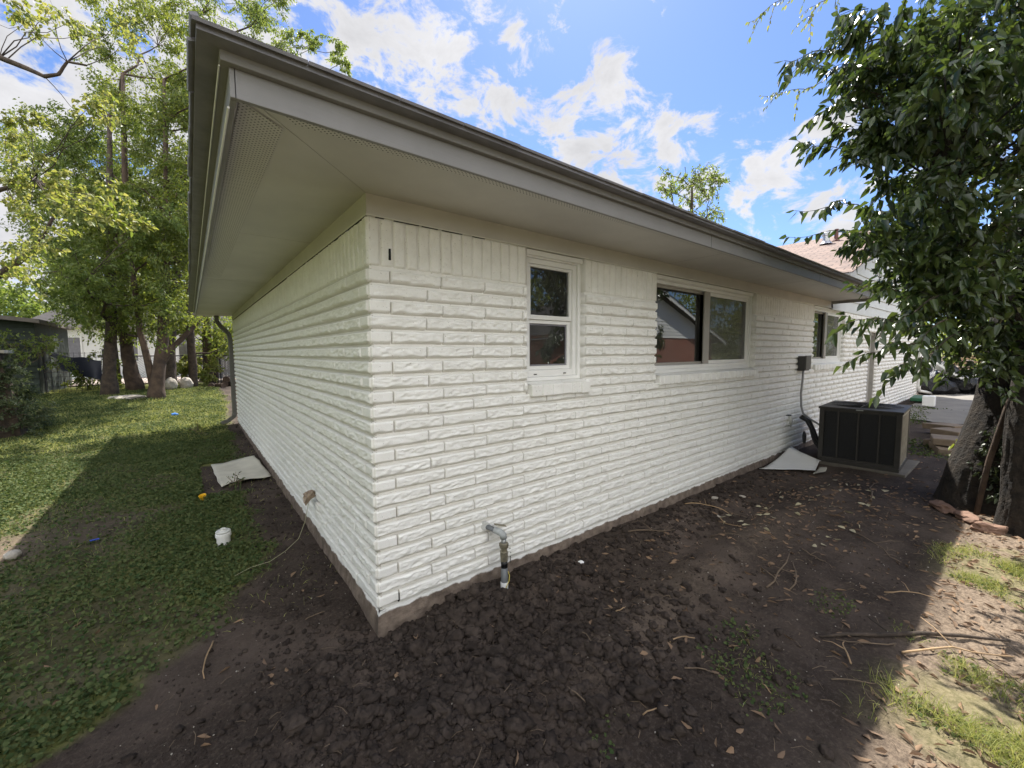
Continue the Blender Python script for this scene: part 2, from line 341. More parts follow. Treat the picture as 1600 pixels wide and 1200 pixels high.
# ---------------------------------------------------------------- terrain
def gz(x, y, fine=True):
    x = np.asarray(x, float); y = np.asarray(y, float)
    z = -.11+0*x
    z = z+.44*ss(6.5, 17, y)*ss(4, -1, x)
    z = z+.20*ss(8, 18, x)*ss(3, -1, y)
    z = z-.07*np.exp(-((x-.1)**2+(y+.05)**2)/.12)
    d = -y                                   # dug soil along the front wall, a smooth ridge beyond it
    on = ss(-.6, .3, x)*ss(7, 5, x)
    z = z+on*(.045*np.exp(-((d-.95-.05*np.sin(x*1.7))/.16)**2)-.035*np.exp(-((d-.6)/.14)**2)+.03*np.exp(-((d-.22)/.2)**2))
    z = z+on*.055*np.exp(-((x-.75)/.75)**2-((d-.20)/.16)**2)*(1+.5*fbm(x*5, y*5, 2, 61))+.04*np.exp(-((x-.15)/.35)**2-((y+.75)/.22)**2)
    z = z-.085*np.exp(-((x-.84)**2+(y+.17)**2)/.016)
    z = z+.025*fbm(x*.8, y*.8, 3, 3)
    if fine:
        z = z+.016*fbm(x*6, y*6, 3, 5)
        rough = ss(1.6, .2, np.hypot((x-.45)/1.3, (y+.75)/.85))
        z = z+(.014+.030*rough)*(1-np.abs(fbm(x*16, y*16, 3, 8)))-.012
    return z
def cover_at(x, y):
    """plant cover of the left yard and of the sunlit strip on the right"""
    xb = np.interp(y, [-3, -1, .06, .25, .7, 1.25, 2.5, 5, 9, 12], [-2.2, -1.9, -1.35, -1.05, -.75, -.42, -.35, -.22, -.2, 0])
    a = ss(xb+.05, xb-.22, x+.18*fbm(x*3, y*3, 3, 21))
    pn = fbm(x*1.5, y*1.5, 4, 31)
    patch = ss(-.18, .10, pn)
    a = a*np.where(y > 5.5, .4+.6*patch, .34+.66*patch)
    bare = np.exp(-(((x+1.55)/.42)**2+((y-2.9)/1.5)**2))*.8+np.exp(-(((x+2.2)/.35)**2+((y-2.9)/.7)**2))*.9
    a = a*(1-np.clip(bare, 0, 1))
    a = a*np.where((x > -.80) & (y > 3.55) & (y < 5.3), 0, 1)*ss(.05, .13, np.hypot(x+.685, y-2.03))
    b = ss(-1.85, -2.3, y+.0*x)*ss(.5, 1.4, x)*ss(-.1, .25, fbm(x*2.2+9, y*2.2, 3, 41))
    return np.clip(np.maximum(a*(x < 1), b*(x > .5)), 0, 1)
def axis(core0, core1, step, lo, hi, g=1.12):
    a = list(np.arange(core0, core1, step)); s = step; x = a[-1]
    while x < hi: s *= g; x += s; a.append(x)
    s = step; x = a[0]; b = []
    while x > lo: s *= g; x -= s; b.append(x)
    return np.array(b[::-1]+a)
gx = axis(-2.6, 5.0, .02, -400, 600, 1.07); gy = axis(-3.0, 3.6, .02, -400, 600, 1.07)
GX, GY = np.meshgrid(gx, gy)
GZ = gz(GX, GY)
far = ss(40, 150, np.hypot(GX, GY)); GZ = GZ*(1-far)
nx, ny = len(gx), len(gy)
idx = np.arange(nx*ny).reshape(ny, nx)
F = np.stack([idx[:-1, :-1], idx[:-1, 1:], idx[1:, 1:], idx[1:, :-1]], -1).reshape(-1, 4)
cov = cover_at(GX, GY); dry = ss(-1.9, -2.25, GY)*ss(.0, 1.0, GX)*.9+ss(13, 15, GX)*ss(0, -1, GY)*.6  # dry pales the right strip from the eave's shadow edge, as painted sunlight
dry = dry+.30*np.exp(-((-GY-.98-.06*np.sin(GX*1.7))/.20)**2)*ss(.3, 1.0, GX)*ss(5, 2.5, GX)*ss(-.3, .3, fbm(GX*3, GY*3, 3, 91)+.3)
dry = np.clip(dry+ss(-1.75, -2.2, GX)*ss(5, 2.5, GY)*.7*(1-cov), 0, 1)  # same painted sunlight beyond the shadow edge in the side yard
cov = np.where(GY > 9, np.maximum(cov, .8*ss(-.0, -.4, GX)), cov)
cov = np.where((np.hypot(GX, GY) > 30), 1, cov)
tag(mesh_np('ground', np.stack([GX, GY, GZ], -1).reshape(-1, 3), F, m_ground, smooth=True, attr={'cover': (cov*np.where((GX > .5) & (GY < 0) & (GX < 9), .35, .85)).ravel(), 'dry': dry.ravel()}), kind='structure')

# driveway behind the air conditioner
dx = np.linspace(12.6, 34, 40); dy = np.linspace(-9, -.35, 60); DX, DY = np.meshgrid(dx, dy)
DX2 = DX+.9*fbm(DY*1.3, DX*0, 4, 5)*(DX < 13.2)
ii = np.arange(DX.size).reshape(DX.shape)
F = np.stack([ii[:-1, :-1], ii[:-1, 1:], ii[1:, 1:], ii[1:, :-1]], -1).reshape(-1, 4)
tag(mesh_np('driveway', np.stack([DX2, DY, gz(DX2, DY, False)+.022], -1).reshape(-1, 3), F, m_concrete), kind='structure')

# ---------------------------------------------------------------- the brick house
house = empty('brick_house', (0, 0, 0))
tag(house, 'one storey house of freshly white painted rough brick with a greige overhanging eave', 'house')
CP_, CZ0, CH = .338, .016, .0893
OPEN = [(1.17, 1.82), (2.88, 5.25), (7.65, 9.5)]
DOOR = (11.48, 12.34)
FRONT, LEFT = 18.05, 9.1
def bricks(rows, wall, sol=False):
    """rows: (s0, s1, z0, z1, smoothflag). A height field per brick, grouped by resolution."""
    V, Fc, off, JA = [], [], 0, []
    groups = {}
    for r in rows:
        s = abs(r[0]); near = (3.3 if wall == 'front' else 2.4)
        k = (30, 13) if s < near else ((15, 9) if s < near*2.2 else (8, 6))
        if sol: k = (k[1]+1, k[0])
        groups.setdefault(k, []).append(r)
    for (nu, nv), rs in groups.items():
        a = np.array(rs); m = len(a)
        s0, s1, z0, z1, smf = [a[:, i][:, None, None] for i in range(5)]
        g = .0014
        if nv == 13: v = np.array([0, .006, .02, .23, .27, .36, .45, .54, .63, .72, .80, .90, 1.0])
        elif nv == 9: v = np.array([0, .01, .24, .30, .45, .60, .78, .90, 1.0])
        else: v = np.linspace(0, 1, nv)
        u = np.linspace(0, 1, nu)
        if not sol and nu >= 15: u = np.concatenate([[0, .004, .016], np.linspace(.04, .96, nu-6), [.984, .996, 1]])
        uu = np.clip(u, 0, 1)[None, None, :]; vv = v[None, :, None]
        S = s0+g+(s1-s0-2*g)*uu; Z = z0+g*1.2+(z1-z0-2.4*g)*vv
        S, Z = np.broadcast_arrays(S, Z); S = S.copy(); Z = Z.copy()
        sd_ = {'front': 3, 'left': 57}[wall]
        # wobbling outline
        ds = np.minimum(S-s0-g, s1-g-S); dz0 = Z-z0; dz1 = z1-Z
        rb = rng.random((m, 1, 1)); rb2 = rng.random((m, 1, 1)); tilt = (rng.random((m, 1, 1))-.5)*.006
        n_lo = fbm(S*18+rb*50, Z*18, 3, sd_); n_hi = fbm(S*75, Z*110+rb*9, 3, sd_+9)
        if sol:
            prof = ss(-.001, .007+.004*rb, ds)*ss(0, .008, dz0)*ss(0, .006, dz1)
            d = .015*prof+.004*rb*prof+prof*(.0045*n_lo+.003*n_hi)
        else:
            lo = .0205+.007*n_lo; hi = .0085+.003*n_lo
            prof = np.clip((dz0-.0012)/lo, 0, 1)*np.clip(dz1/hi, 0, 1)*np.clip((ds-.0006)/.0045, 0, 1)
            lip = ss(.0, .004, dz0)*ss(-.001, .004, ds)*.25
            d = .030*prof+prof*(.004*rb+tilt*(uu-.5)*2)
            chip = ss(.020, .027, dz0)*ss(.008, .016, dz1)*ss(.004, .012, ds)
            ridge = 1-np.abs(fbm(S*34+rb*30, Z*85+n_lo*1.5, 3, sd_+21))*2.6
            d = d+(1-smf)*chip*(.0065*n_hi+.005*n_lo-.0085*np.clip(ridge, 0, 1)+.002)
            d = d-smf*.004*prof
        d = d+.0007*n_hi
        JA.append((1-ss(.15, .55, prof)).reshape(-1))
        d[:, 0, :] = -.004; d[:, -1, :] = -.004; d[:, :, 0] = -.004; d[:, :, -1] = -.004
        if wall == 'front': P = np.stack([S, -d, Z], -1)
        else: P = np.stack([-d, S, Z], -1)
        id_ = np.arange(nu*nv).reshape(nv, nu)
        q = np.stack([id_[:-1, :-1], id_[:-1, 1:], id_[1:, 1:], id_[1:, :-1]], -1).reshape(-1, 4)
        if wall == 'left': q = q[:, ::-1]
        V.append(P.reshape(-1, 3)); Fc.append((q[None]+(np.arange(m)*nu*nv)[:, None, None]).reshape(-1, 4)+off); off += m*nu*nv
    return np.concatenate(V), np.concatenate(Fc), np.concatenate(JA)
def course_rows(L, wall, opens, door=None):
    rows = []
    for i in range(23):
        z0 = CZ0+CH*i; z1 = z0+CH*.93; zc = z0+CH/2
        par = i % 2
        iv = [(-.02, L)]
        cut = []
        if zc > 1.29: cut += opens
        if door and zc < 2.0: cut += [door]
        for c in cut:
            nv_ = []
            for (a, b) in iv:
                if c[1] <= a or c[0] >= b: nv_.append((a, b)); continue
                if c[0] > a: nv_.append((a, c[0]))
                if c[1] < b: nv_.append((c[1], b))
            iv = nv_
        head = (par == 0) if wall == 'front' else (par == 1)
        for (a, b) in iv:
            if a < 0:
                joints = [-.02, .112] if head else [-.02]
                x = .112 if head else .005
            else:
                joints = [a]; k = math.floor((a-.112 if head else a-.005)/CP_); x = (.112 if head else .005)+CP_*k
            while True:
                x += CP_
                if x >= b-.03: break
                if x > joints[-1]+.05: joints.append(x+random.uniform(-.006, .006))
            joints.append(b)
            for k in range(len(joints)-1):
                smooth = 1 if (a < 0 and head and k == 0) else (0 if random.random() > .04 else .6)
                dz = random.uniform(-.0018, .0018)
                rows.append((joints[k], joints[k+1], z0+dz, z1+dz, smooth))
    return rows
def soldier_rows(L, opens):
    rows = []; s = -.018
    iv = []; a = -.018
    for o in opens: iv.append((a, o[0])); a = o[1]
    iv.append((a, L))
    for (a, b) in iv:
        nn_ = max(1, round((b-a)/.0815)); w = (b-a)/nn_
        for k in range(nn_): rows.append((a+k*w+random.uniform(-.003, .003)*(k > 0), a+(k+1)*w, 2.076, 2.356, 0))
    return rows
for wall, L, opens, door in (('front', FRONT, OPEN, DOOR), ('left', LEFT, [], None)):
    v1, f1, j1 = bricks(course_rows(L, wall, opens, door), wall)
    v2, f2, j2 = bricks(soldier_rows(L, opens), wall, True)
    # mortar plane pieces behind, with the openings left out
    mb = MB(); zt = 2.36
    xs = sorted([-.004, L]+[c for o in opens for c in o]+(list(door) if door else []))
    for a, b in zip(xs[:-1], xs[1:]):
        mid = (a+b)/2; lo, hi = -.005, zt
        if any(o[0] < mid < o[1] for o in opens): hi = 1.24
        if door and door[0] < mid < door[1]: lo = 2.0
        na = max(1, int((b-a)/.3)); nz_ = max(1, int((hi-lo)/.3))
        for i in range(na):
            for j in range(nz_):
                p0, p1 = a+(b-a)*i/na, a+(b-a)*(i+1)/na; q0, q1 = lo+(hi-lo)*j/nz_, lo+(hi-lo)*(j+1)/nz_
                if wall == 'front': mb.add([(p0, -.003, q0), (p1, -.003, q0), (p1, -.003, q1), (p0, -.003, q1)], [(0, 1, 2, 3)])
                else: mb.add([(-.003, p0, q0), (-.003, p1, q0), (-.003, p1, q1), (-.003, p0, q1)], [(3, 2, 1, 0)])
    # brick returns at the openings
    if wall == 'front':
        for o in opens:
            for i in range(23):
                z0 = CZ0+CH*i
                if z0+CH/2 < 1.29: continue
                mb.box(o[1]-.003, o[1]+.02, -.012, .11, z0+.004, z0+CH*.9); mb.box(o[0]-.02, o[0]+.003, -.012, .11, z0+.004, z0+CH*.9)
            mb.box(o[1]+.0005, o[1]+.02, -.0025, .11, 1.24, zt); mb.box(o[0]-.02, o[0]-.0005, -.0025, .11, 1.24, zt)
            mb.box(o[1]-.004, o[1]+.02, -.012, .11, 2.08, 2.355); mb.box(o[0]-.02, o[0]+.004, -.012, .11, 2.08, 2.355)
        for xx in door:
            sgn = 1 if xx == door[1] else -1
            for i in range(23):
                z0 = CZ0+CH*i
                if z0 < 1.98: mb.box(min(xx-.003*sgn, xx+.02*sgn), max(xx-.003*sgn, xx+.02*sgn), -.012, .3, z0+.004, z0+CH*.9)
            mb.box(min(xx+.0005*sgn, xx+.02*sgn), max(xx+.0005*sgn, xx+.02*sgn), -.0025, .3, 0, 2.0)
    v3 = np.array(mb.v); f3 = np.array(mb.f)
    V = np.concatenate([v1, v2, v3]); Fq = np.concatenate([f1, f2+len(v1), f3+len(v1)+len(v2)])
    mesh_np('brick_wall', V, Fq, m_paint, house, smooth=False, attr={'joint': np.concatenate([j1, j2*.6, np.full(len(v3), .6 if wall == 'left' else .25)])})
# plain rear walls that close the volume
MB().box(.05, FRONT, LEFT, LEFT+.1, -.2, 2.4).box(FRONT-.1, FRONT, .05, LEFT, -.2, 2.4).build('rear_wall', m_paint, house)
# foundation
def found(L, wall):
    n_ = int(L/.03); s = np.linspace(-.014, L, n_); z = np.linspace(-.5, 0, 26); S, Z = np.meshgrid(s, z)
    d = .012+.010*fbm(S*5, Z*7, 4, 71 if wall == 'front' else 72)+.012*ss(0, -.12, Z)
    d = np.where(Z > -.001, .006, d)
    P = np.stack([S, -d, Z], -1) if wall == 'front' else np.stack([-d, S, Z], -1)
    dc = .020+.012*ss(0, -.12, z); P[:, 0, 0] = -dc; P[:, 0, 1] = -dc
    top = P[-1].copy(); top[:, 2] = 0
    if wall == 'front': top[:, 1] = .03
    else: top[:, 0] = .03
    P = np.concatenate([P, top[None]]); id_ = np.arange(P.shape[0]*P.shape[1]).reshape(P.shape[:2])
    q = np.stack([id_[:-1, :-1], id_[:-1, 1:], id_[1:, 1:], id_[1:, :-1]], -1).reshape(-1, 4)
    return P.reshape(-1, 3), (q if wall == 'front' else q[:, ::-1])
a, b = found(FRONT, 'front'); c, d = found(LEFT, 'left')
mesh_np('foundation', np.concatenate([a, c]), np.concatenate([b, d+len(a)]), m_found, house)
# weep slots
MB().box(.109, .121, -.0225, -.008, 2.12, 2.185).build('weep_slot', m_dark, house)
MB().box(.106, .116, -.020, -.004, .022, .075).build('weep_slot', m_dark, house)
MB().tube([(.991,-.024,.10),(.985,-.026,.08),(.996,-.026,.062),(.99,-.024,.045),(.999,-.02,.02),(1.0,-.018,-.02)], .0028, 5).build('weep_slot', m_dark, house)
# stepped hairline crack
MB().tube([(2.62,-.022,1.24),(2.6,-.024,1.06),(2.585,-.022,.98),(2.6,-.024,.9),(2.58,-.022,.74),(2.56,-.022,.6)], .0018, 4).build('crack', m_tan, house)

# eave: frieze, soffit, vents, fascia, drip
XE, YE = 8.57, 9.1+.69
E1 = .69; ZS = 2.477; ZF = 2.43
MB().box(-.012, XE, -.012, .14, 2.36, ZS+.02).box(-.012, .14, .141, LEFT+.01, 2.36, ZS+.02).build('frieze_board', m_trim, house)
MB().box(-.017, XE, -.018, .0, 2.355, 2.363).box(-.018, .0, .0, LEFT, 2.355, 2.363).build('paint_line', m_mortar, house)
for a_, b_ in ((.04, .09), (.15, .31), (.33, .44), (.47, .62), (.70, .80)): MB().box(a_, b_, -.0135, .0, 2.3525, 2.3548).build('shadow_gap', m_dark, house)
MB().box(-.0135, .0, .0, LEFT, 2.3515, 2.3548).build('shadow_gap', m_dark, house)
sv = MB()
sv.add([(-E1, -E1, ZS), (XE, -E1, ZS), (XE, .3, ZS), (.3, .3, ZS), (.3, LEFT+.3, ZS), (-E1, YE, ZS), (XE, YE, ZS), (XE, LEFT, ZS), (0, LEFT, ZS)],
       [(0, 3, 2, 1), (0, 5, 4, 3)])
sv.build('soffit', m_trim, house)
for a_, b_ in (((0, 0), (-E1, -E1)), ((-E1, 1.32), (0, 1.32)), ((3.1, -E1), (3.1, 0)), ((-E1, 3.76), (0, 3.76)), ((5.5, -E1), (5.5, 0))):
    MB().tube([(*a_, ZS-.0003), (*b_, ZS-.0003)], .0013, 4).build('soffit_seam', m_tan, house)
MB().add([(-.60, -.668, ZS-.003), (XE-.1, -.665, ZS-.003), (XE-.1, -.545, ZS-.003), (-.48, -.545, ZS-.003)], [(0, 3, 2, 1)]).build('vent_strip', m_vent, house)
MB().add([(-.655, -.60, ZS-.003), (-.50, -.48, ZS-.003), (-.50, 3.6, ZS-.003), (-.655, 3.6, ZS-.003)], [(0, 3, 2, 1)]).build('vent_strip', m_vent, house)
fb = MB()
fb.box(-E1, XE, -E1, -E1+.02, ZF, 2.525); fb.box(-E1, -E1+.02, -E1+.0205, YE, ZF, 2.525)
fb.box(-.715, XE, -.715, -E1+.01, 2.5255, 2.56); fb.box(-.715, -E1+.01, -E1+.0105, YE, 2.5255, 2.56)
fb.box(XE-.022, XE+.002, -E1+.0205, -.0185, ZF-.002, 2.56)
fb.build('fascia_board', m_fascia, house, bevel=.0025)
MB().tube([(-E1-.001, y, 2.4265+.0015*math.sin(y*9)) for y in np.arange(-.62, 9, .15)], .0045, 5).tube([(-.7155, y, 2.5245) for y in np.arange(-.68, 9, .3)], .003, 5).build('caulk_bead', m_caulk, house)
for a_ in (-E1+.014, XE-3.2, 2.6): MB().box(a_, a_+.0025, -E1-.0012, -E1+.001, ZF+.001, 2.524).build('board_joint', m_dark, house)
PT = .33
def uvplane(mesh_o, su=1):
    me = mesh_o.data; uv = me.uv_layers.new(name='UVMap')
    for poly in me.polygons:
        nrm = poly.normal; a = Vector((nrm.y, -nrm.x, 0)); a = a.normalized() if a.length > 1e-4 else Vector((1, 0, 0)); b_ = nrm.cross(a)
        for li in poly.loop_indices:
            co = me.vertices[me.loops[li].vertex_index].co; uv.data[li].uv = (co.dot(a), co.dot(b_))
e = .775; yb = LEFT+.775; ym = (yb-e)/2; xm = -e+(yb+e)/2; zr = 2.583+PT*(yb+e)/2
rf = MB(); xr_ = 9.2
rf.add([(-e, -e, 2.583), (XE+.05, -e, 2.583), (XE+.05+4, ym, zr), (xm, ym, zr), (-e, yb, 2.583), (XE+.05, yb, 2.583)],
       [(0, 1, 2, 3), (3, 4, 0), (5, 4, 3, 2)])
o = rf.build('roof', m_grey_shingle, house); uvplane(o)
de = MB()
de.box(-e, XE+.05, -e, -.715, 2.557, 2.578); de.box(-e, -.715, -.7145, yb, 2.557, 2.578)
de.build('drip_edge', m_drip, house)
# ragged shingle butts over the drip edge
sh = MB(); x = -e-.012
while x < XE+.05:
    w = random.uniform(.28, .36); j = random.uniform(-.004, .006)
    sh.obox((x+w/2, -e+.035-j, 2.5915), (w/2-.002, 0, 0), (0, .05, .0165), (0, -.002, .005)); x += w
y = -e+.10
while y < yb:
    w = random.uniform(.28, .36); j = random.uniform(-.004, .006)
    sh.obox((-e+.035-j, y+w/2, 2.5925), (0, w/2-.002, 0), (.05, 0, .0165), (-.002, 0, .005)); y += w
sh.obox((-e-.004, -e+.045, 2.5905), (0, .055, 0), (.010, 0, .003), (-.002, 0, .005)); sh.build('shingle_edge', m_drip, house)

# windows
def glassp(name, x0, x1, z0, z1, y, parent):
    return MB().add([(x0, y, z0), (x1, y, z0), (x1, y, z1), (x0, y, z1)], [(0, 1, 2, 3)]).build(name, m_glass, parent)
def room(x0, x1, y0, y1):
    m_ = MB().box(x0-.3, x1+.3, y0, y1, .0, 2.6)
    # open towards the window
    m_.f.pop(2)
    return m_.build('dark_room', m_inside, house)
def sill(x0, x1, parent, bw, z0=1.237):
    m_ = MB(); n_ = round((x1-x0)/bw); w = (x1-x0)/n_
    for k in range(n_):
        j = random.uniform(-.004, .004)
        m_.box(x0+k*w+.002, x0+(k+1)*w-.002, -.058+j, .03, z0+random.uniform(-.008, .004), 1.322+random.uniform(-.002, .002))
    m_.box(x0+.004, x1-.004, -.050, .05, z0+.012, 1.328)
    m_.add([(x0, -.052, 1.3265), (x1, -.052, 1.3265), (x1, .05, 1.345), (x0, .05, 1.345)], [(0, 1, 2, 3)])
    return m_.build('brick_sill', m_paint, parent, bevel=.006)
def pitted(o, s=.003):
    return o
# single hung window
w = MB()
w.ring(1.172, 1.818, 1.346, 2.355, .034, .035, .12, wb=.03, wt=.05)
w.ring(1.207, 1.783, 1.377, 2.304, .042, .055, .12, wb=.055, wt=.04)
w.box(1.172, 1.818, .012, .034, 2.315, 2.355)
wo = w.build('window', m_vinyl, house, bevel=.003)
tag(wo, 'narrow single hung window nearest the house corner')
MB().ring(1.25, 1.74, 1.835, 2.263, .03, .066, .10, wb=.035, wt=.022).build('sash', m_vinyl, wo, bevel=.003)
MB().ring(1.25, 1.74, 1.433, 1.834, .034, .084, .115, wb=.03, wt=.03).build('sash', m_vinyl, wo, bevel=.003)
glassp('pane', 1.28, 1.71, 1.87, 2.241, .082, wo); glassp('pane', 1.284, 1.706, 1.463, 1.804, .10, wo)
MB().ring(1.285, 1.705, 1.464, 1.803, .012, .0955, .0985).build('screen_frame', m_drip, wo)
for a_ in (1.30, 1.63): MB().box(a_, a_+.03, .050, .0545, 1.395, 1.402).build('weep_slot', m_dark, wo)
sill(1.185, 1.85, wo, .115)
# slider windows
def slider(x0, x1, xm0, xm1, label):
    w = MB()
    w.ring(x0, x1, 1.346, 2.355, .03, .035, .12, wb=.035, wt=.04)
    w.ring(x0+.031, x1-.031, 1.382, 2.314, .03, .052, .12, wb=.04, wt=.035)
    w.box(x0, x1, .012, .034, 2.32, 2.355)
    wo = w.build('window', m_vinyl, house, bevel=.003); tag(wo, label)
    MB().add([(xm0+.086, .0705, 1.465), (x1-.098, .0705, 1.465), (x1-.098, .0705, 2.236), (xm0+.086, .0705, 2.236)], [(0, 1, 2, 3)]).build('insect_screen', m_screen, wo)
    MB().ring(x0+.062, xm1-.001, 1.423, 2.278, .03, .09, .115).build('sash', m_tan, wo, bevel=.002)
    MB().ring(xm0+.02, x1-.062, 1.424, 2.277, .035, .062, .088, wb=.04, wt=.04).build('sash', m_vinyl, wo, bevel=.003)
    MB().box(xm0-.04, xm0+.085, .045, .0615, 1.424, 2.277).build('mullion', m_tan, wo, bevel=.002)
    glassp('pane', x0+.093, xm0-.04, 1.454, 2.247, .103, wo); glassp('pane', xm0+.086, x1-.098, 1.465, 2.236, .075, wo)
    sill(x0+.03, x1+.05, wo, .0655)
    return wo
slider(2.883, 5.247, 4.02, 4.1, 'wide two pane sliding window in the middle of the wall')
slider(7.653, 9.497, 8.52, 8.62, 'small two pane sliding window above the air conditioner')
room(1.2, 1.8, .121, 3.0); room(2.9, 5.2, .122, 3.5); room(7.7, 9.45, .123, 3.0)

# door recess in the garage wing
dr = MB(); dr.box(DOOR[0]+.001, DOOR[1]-.001, .24, .3, -.0, 2.0); o = dr.build('door', m_siding, house)
MB().box(DOOR[0]+.002, DOOR[0]+.25, -.006, .2, 0, 1.998).box(DOOR[1]-.07, DOOR[1]-.004, .02, .235, 0, 1.998).box(DOOR[0]+.251, DOOR[1]-.071, .05, .235, 1.93, 1.998).build('door_frame', m_tan, o, bevel=.004)

# garage wing: lap sided gable, rake, sunlit shingle roof, vent pipes
GX0, GX1, GXM, GP = 8.30, 18.35, 13.32, .355
def gzr(x): return 4.72-GP*abs(x-GXM)
sd2 = MB(); z = 2.36
while z < 4.6:
    z2 = min(z+.2, 4.69); xa = max(8.62, GXM-(4.70-z)/GP); xb = min(FRONT, GXM+(4.70-z)/GP)
    xa2 = max(8.62, GXM-(4.70-z2)/GP); xb2 = min(FRONT, GXM+(4.70-z2)/GP)
    if xb > xa: sd2.add([(xa, -.026, z), (xb, -.026, z), (xb2, -.008, z2), (xa2, -.008, z2)], [(0, 1, 2, 3)]); sd2.add([(xa, -.026, z), (xb, -.026, z), (xb, -.004, z+.001), (xa, -.004, z+.001)], [(3, 2, 1, 0)])
    z = z2
sd2.build('gable_siding', m_siding, house)
MB().box(XE+.003, FRONT, -.03, -.004, 2.33, 2.362).build('frieze_board', m_siding, house)
MB().box(FRONT-.16, FRONT+.03, -.035, .1, 2.1, 2.36).box(FRONT-.005, FRONT+.12, -.035, .1, -.05, 2.36).build('corner_post', m_vinyl, house, bevel=.004)
rk = MB(); dvec = Vector((1, 0, GP)).normalized()
for sg in (1, -1):
    x0 = GX0 if sg == 1 else GX1
    a = Vector((x0, -.32, gzr(x0))); b = Vector((GXM, -.32, 4.72)); mid = (a+b)/2; hx = (b-a)/2
    rk.obox(mid-Vector((0, 0, .075)), hx, (0, .012, 0), (0, 0, .07))
    rk.obox(mid-Vector((0, -.16, .022)), hx, (0, .15, 0), (0, 0, .006))
rk.build('rake_board', m_trim, house)
gr = MB()
gr.add([(GX0, -.35, gzr(GX0)), (GXM, -.35, 4.72), (GXM, 8, 4.72), (GX0, 8, gzr(GX0)), (GX1, -.35, gzr(GX1)), (GX1, 8, gzr(GX1))], [(3, 0, 1, 2), (1, 4, 5, 2)])
gr.add([(GX0, -.35, gzr(GX0)-.018), (GXM, -.35, 4.702), (GXM, -.35, 4.7195), (GX0, -.35, gzr(GX0)-.0005)], [(0, 1, 2, 3)])
o = gr.build('roof', m_shingle, house); uvplane(o); tag(o, 'sunlit pinkish brown shingle roof of the garage wing')
for k, (px, py, rr, hh) in enumerate([(12.05, 1.05, .075, .36), (12.35, .92, .045, .34)]):
    zz = gzr(px)
    v_ = MB().lathe((px, py, zz-.05), [(rr*1.9, .05), (rr*1.5, .09), (rr, .13), (rr, hh*.7), (rr*1.3, hh*.72), (rr*1.3, hh*.9), (rr*.4, hh)], 14)
    if k: v_ = MB().lathe((px, py, zz-.05), [(rr*2, .04), (rr*1.3, .09), (rr, .1), (rr, hh)], 12)
    vo = v_.build('vent_pipe', mat('galvanised_flue', (.55, .55, .55), .35, metallic=.7, var=.2) if k == 0 else mat('rusty_pipe', (.14, .06, .05), .7), house, smooth=False)
    tag(vo, 'silver capped flue' if k == 0 else 'thin dark red pipe beside the flue')
# downspouts
m_gutter = mat('grey_downspout', (.13, .125, .115), .45, var=.1)
MB().tube([(-.30, 9.25, 2.46), (-.30, 9.25, 2.33), (-.24, 9.2, 2.22), (-.10, 9.14, 2.05), (-.07, 9.13, 1.9), (-.07, 9.13, .22), (-.09, 9.1, .12), (-.22, 9.0, .04), (-.34, 8.94, .01)], .058, 4).build('downspout', m_gutter, house, bevel=.006)
MB().tube([(FRONT-.02, -.1, 2.2), (FRONT+.02, -.08, .35), (FRONT+.08, -.1, .22), (FRONT+.4, -.35, .14)], .05, 6).build('downspout', m_vinyl, house, smooth=True)

# ---------------------------------------------------------------- things at the front wall
m_galv = mat('galvanised_fitting', (.36, .37, .36), .4, metallic=.8, bump=.2, bscale=60, var=.3, vscale=30, bdist=.002)
m_brass = mat('tarnished_brass', (.36, .33, .24), .45, metallic=.7, var=.4, vscale=40)
m_grey = mat('grey_plastic', (.13, .14, .145), .5, var=.15)
m_black = mat('black_tape', (.008, .008, .009), .4)
m_elb = mat('grey_painted_elbow', (.38, .40, .39), .5, var=.2, vscale=40)
m_ivory = mat('painted_elbow', (.62, .62, .58), .5, var=.15, vscale=30)
pr = empty('pipe_riser', (.80, -.02, float(gz(.86, -.15)))); pr.scale = (1.18, 1.18, 1)
tag(pr, 'grey pipe riser with brass union and valve coming out of the soil by the corner', 'pipe')
z0 = -float(gz(.86, -.15))
def P(x, y, z): return (x-.80, y+.02, z+z0)
MB().lathe(P(.765, 0, .34), [(.03, -.02), (.03, .02)], 12).build('collar', m_ivory, pr)
pr.children[0].matrix_local = Matrix.Translation(P(.768, -.018, .335)) @ Matrix.Rotation(R(90), 4, 'X') @ Matrix.Translation([-q for q in P(.765, 0, .34)])
MB().tube([P(.768, -.0, .335), P(.785, -.05, .325), P(.80, -.085, .315)], .017, 12).build('valve', m_grey, pr, smooth=True)
MB().tube([P(.797, -.078, .318), P(.815, -.105, .31), P(.83, -.122, .29), P(.833, -.127, .262)], [.021, .023, .023, .021], 12).build('elbow', m_elb, pr, smooth=True)
hd = MB(); hd.obox(P(.835, -.09, .345), (.036, -.012, -.014), (.004, .011, 0), (0, 0, .0025)); hd.build('handle', m_brass, pr, bevel=.001)
MB().tube([P(.833, -.127, .268), P(.834, -.127, .2)], .0155, 12).build('nipple', m_galv, pr, smooth=True)
MB().lathe(P(.834, -.127, 0), [(.018, .232), (.029, .226), (.029, .208), (.026, .205), (.026, .195), (.019, .19), (.019, .165)], 8).build('union', m_brass, pr)
MB().lathe(P(.835, -.127, 0), [(.024, .172), (.026, .165), (.026, .13), (.0245, .128), (.0245, .10), (.02, .095)], 6).build('union', m_brass, pr)
MB().tube([P(.835, -.127, .105), P(.836, -.128, .05)], .0205, 12).build('tape', m_black, pr, smooth=True)
MB().tube([P(.836, -.128, .052), P(.832, -.133, -.05), P(.826, -.14, -.22)], [.020, .0215, .022], 12).build('sleeve', m_grey, pr, smooth=True)
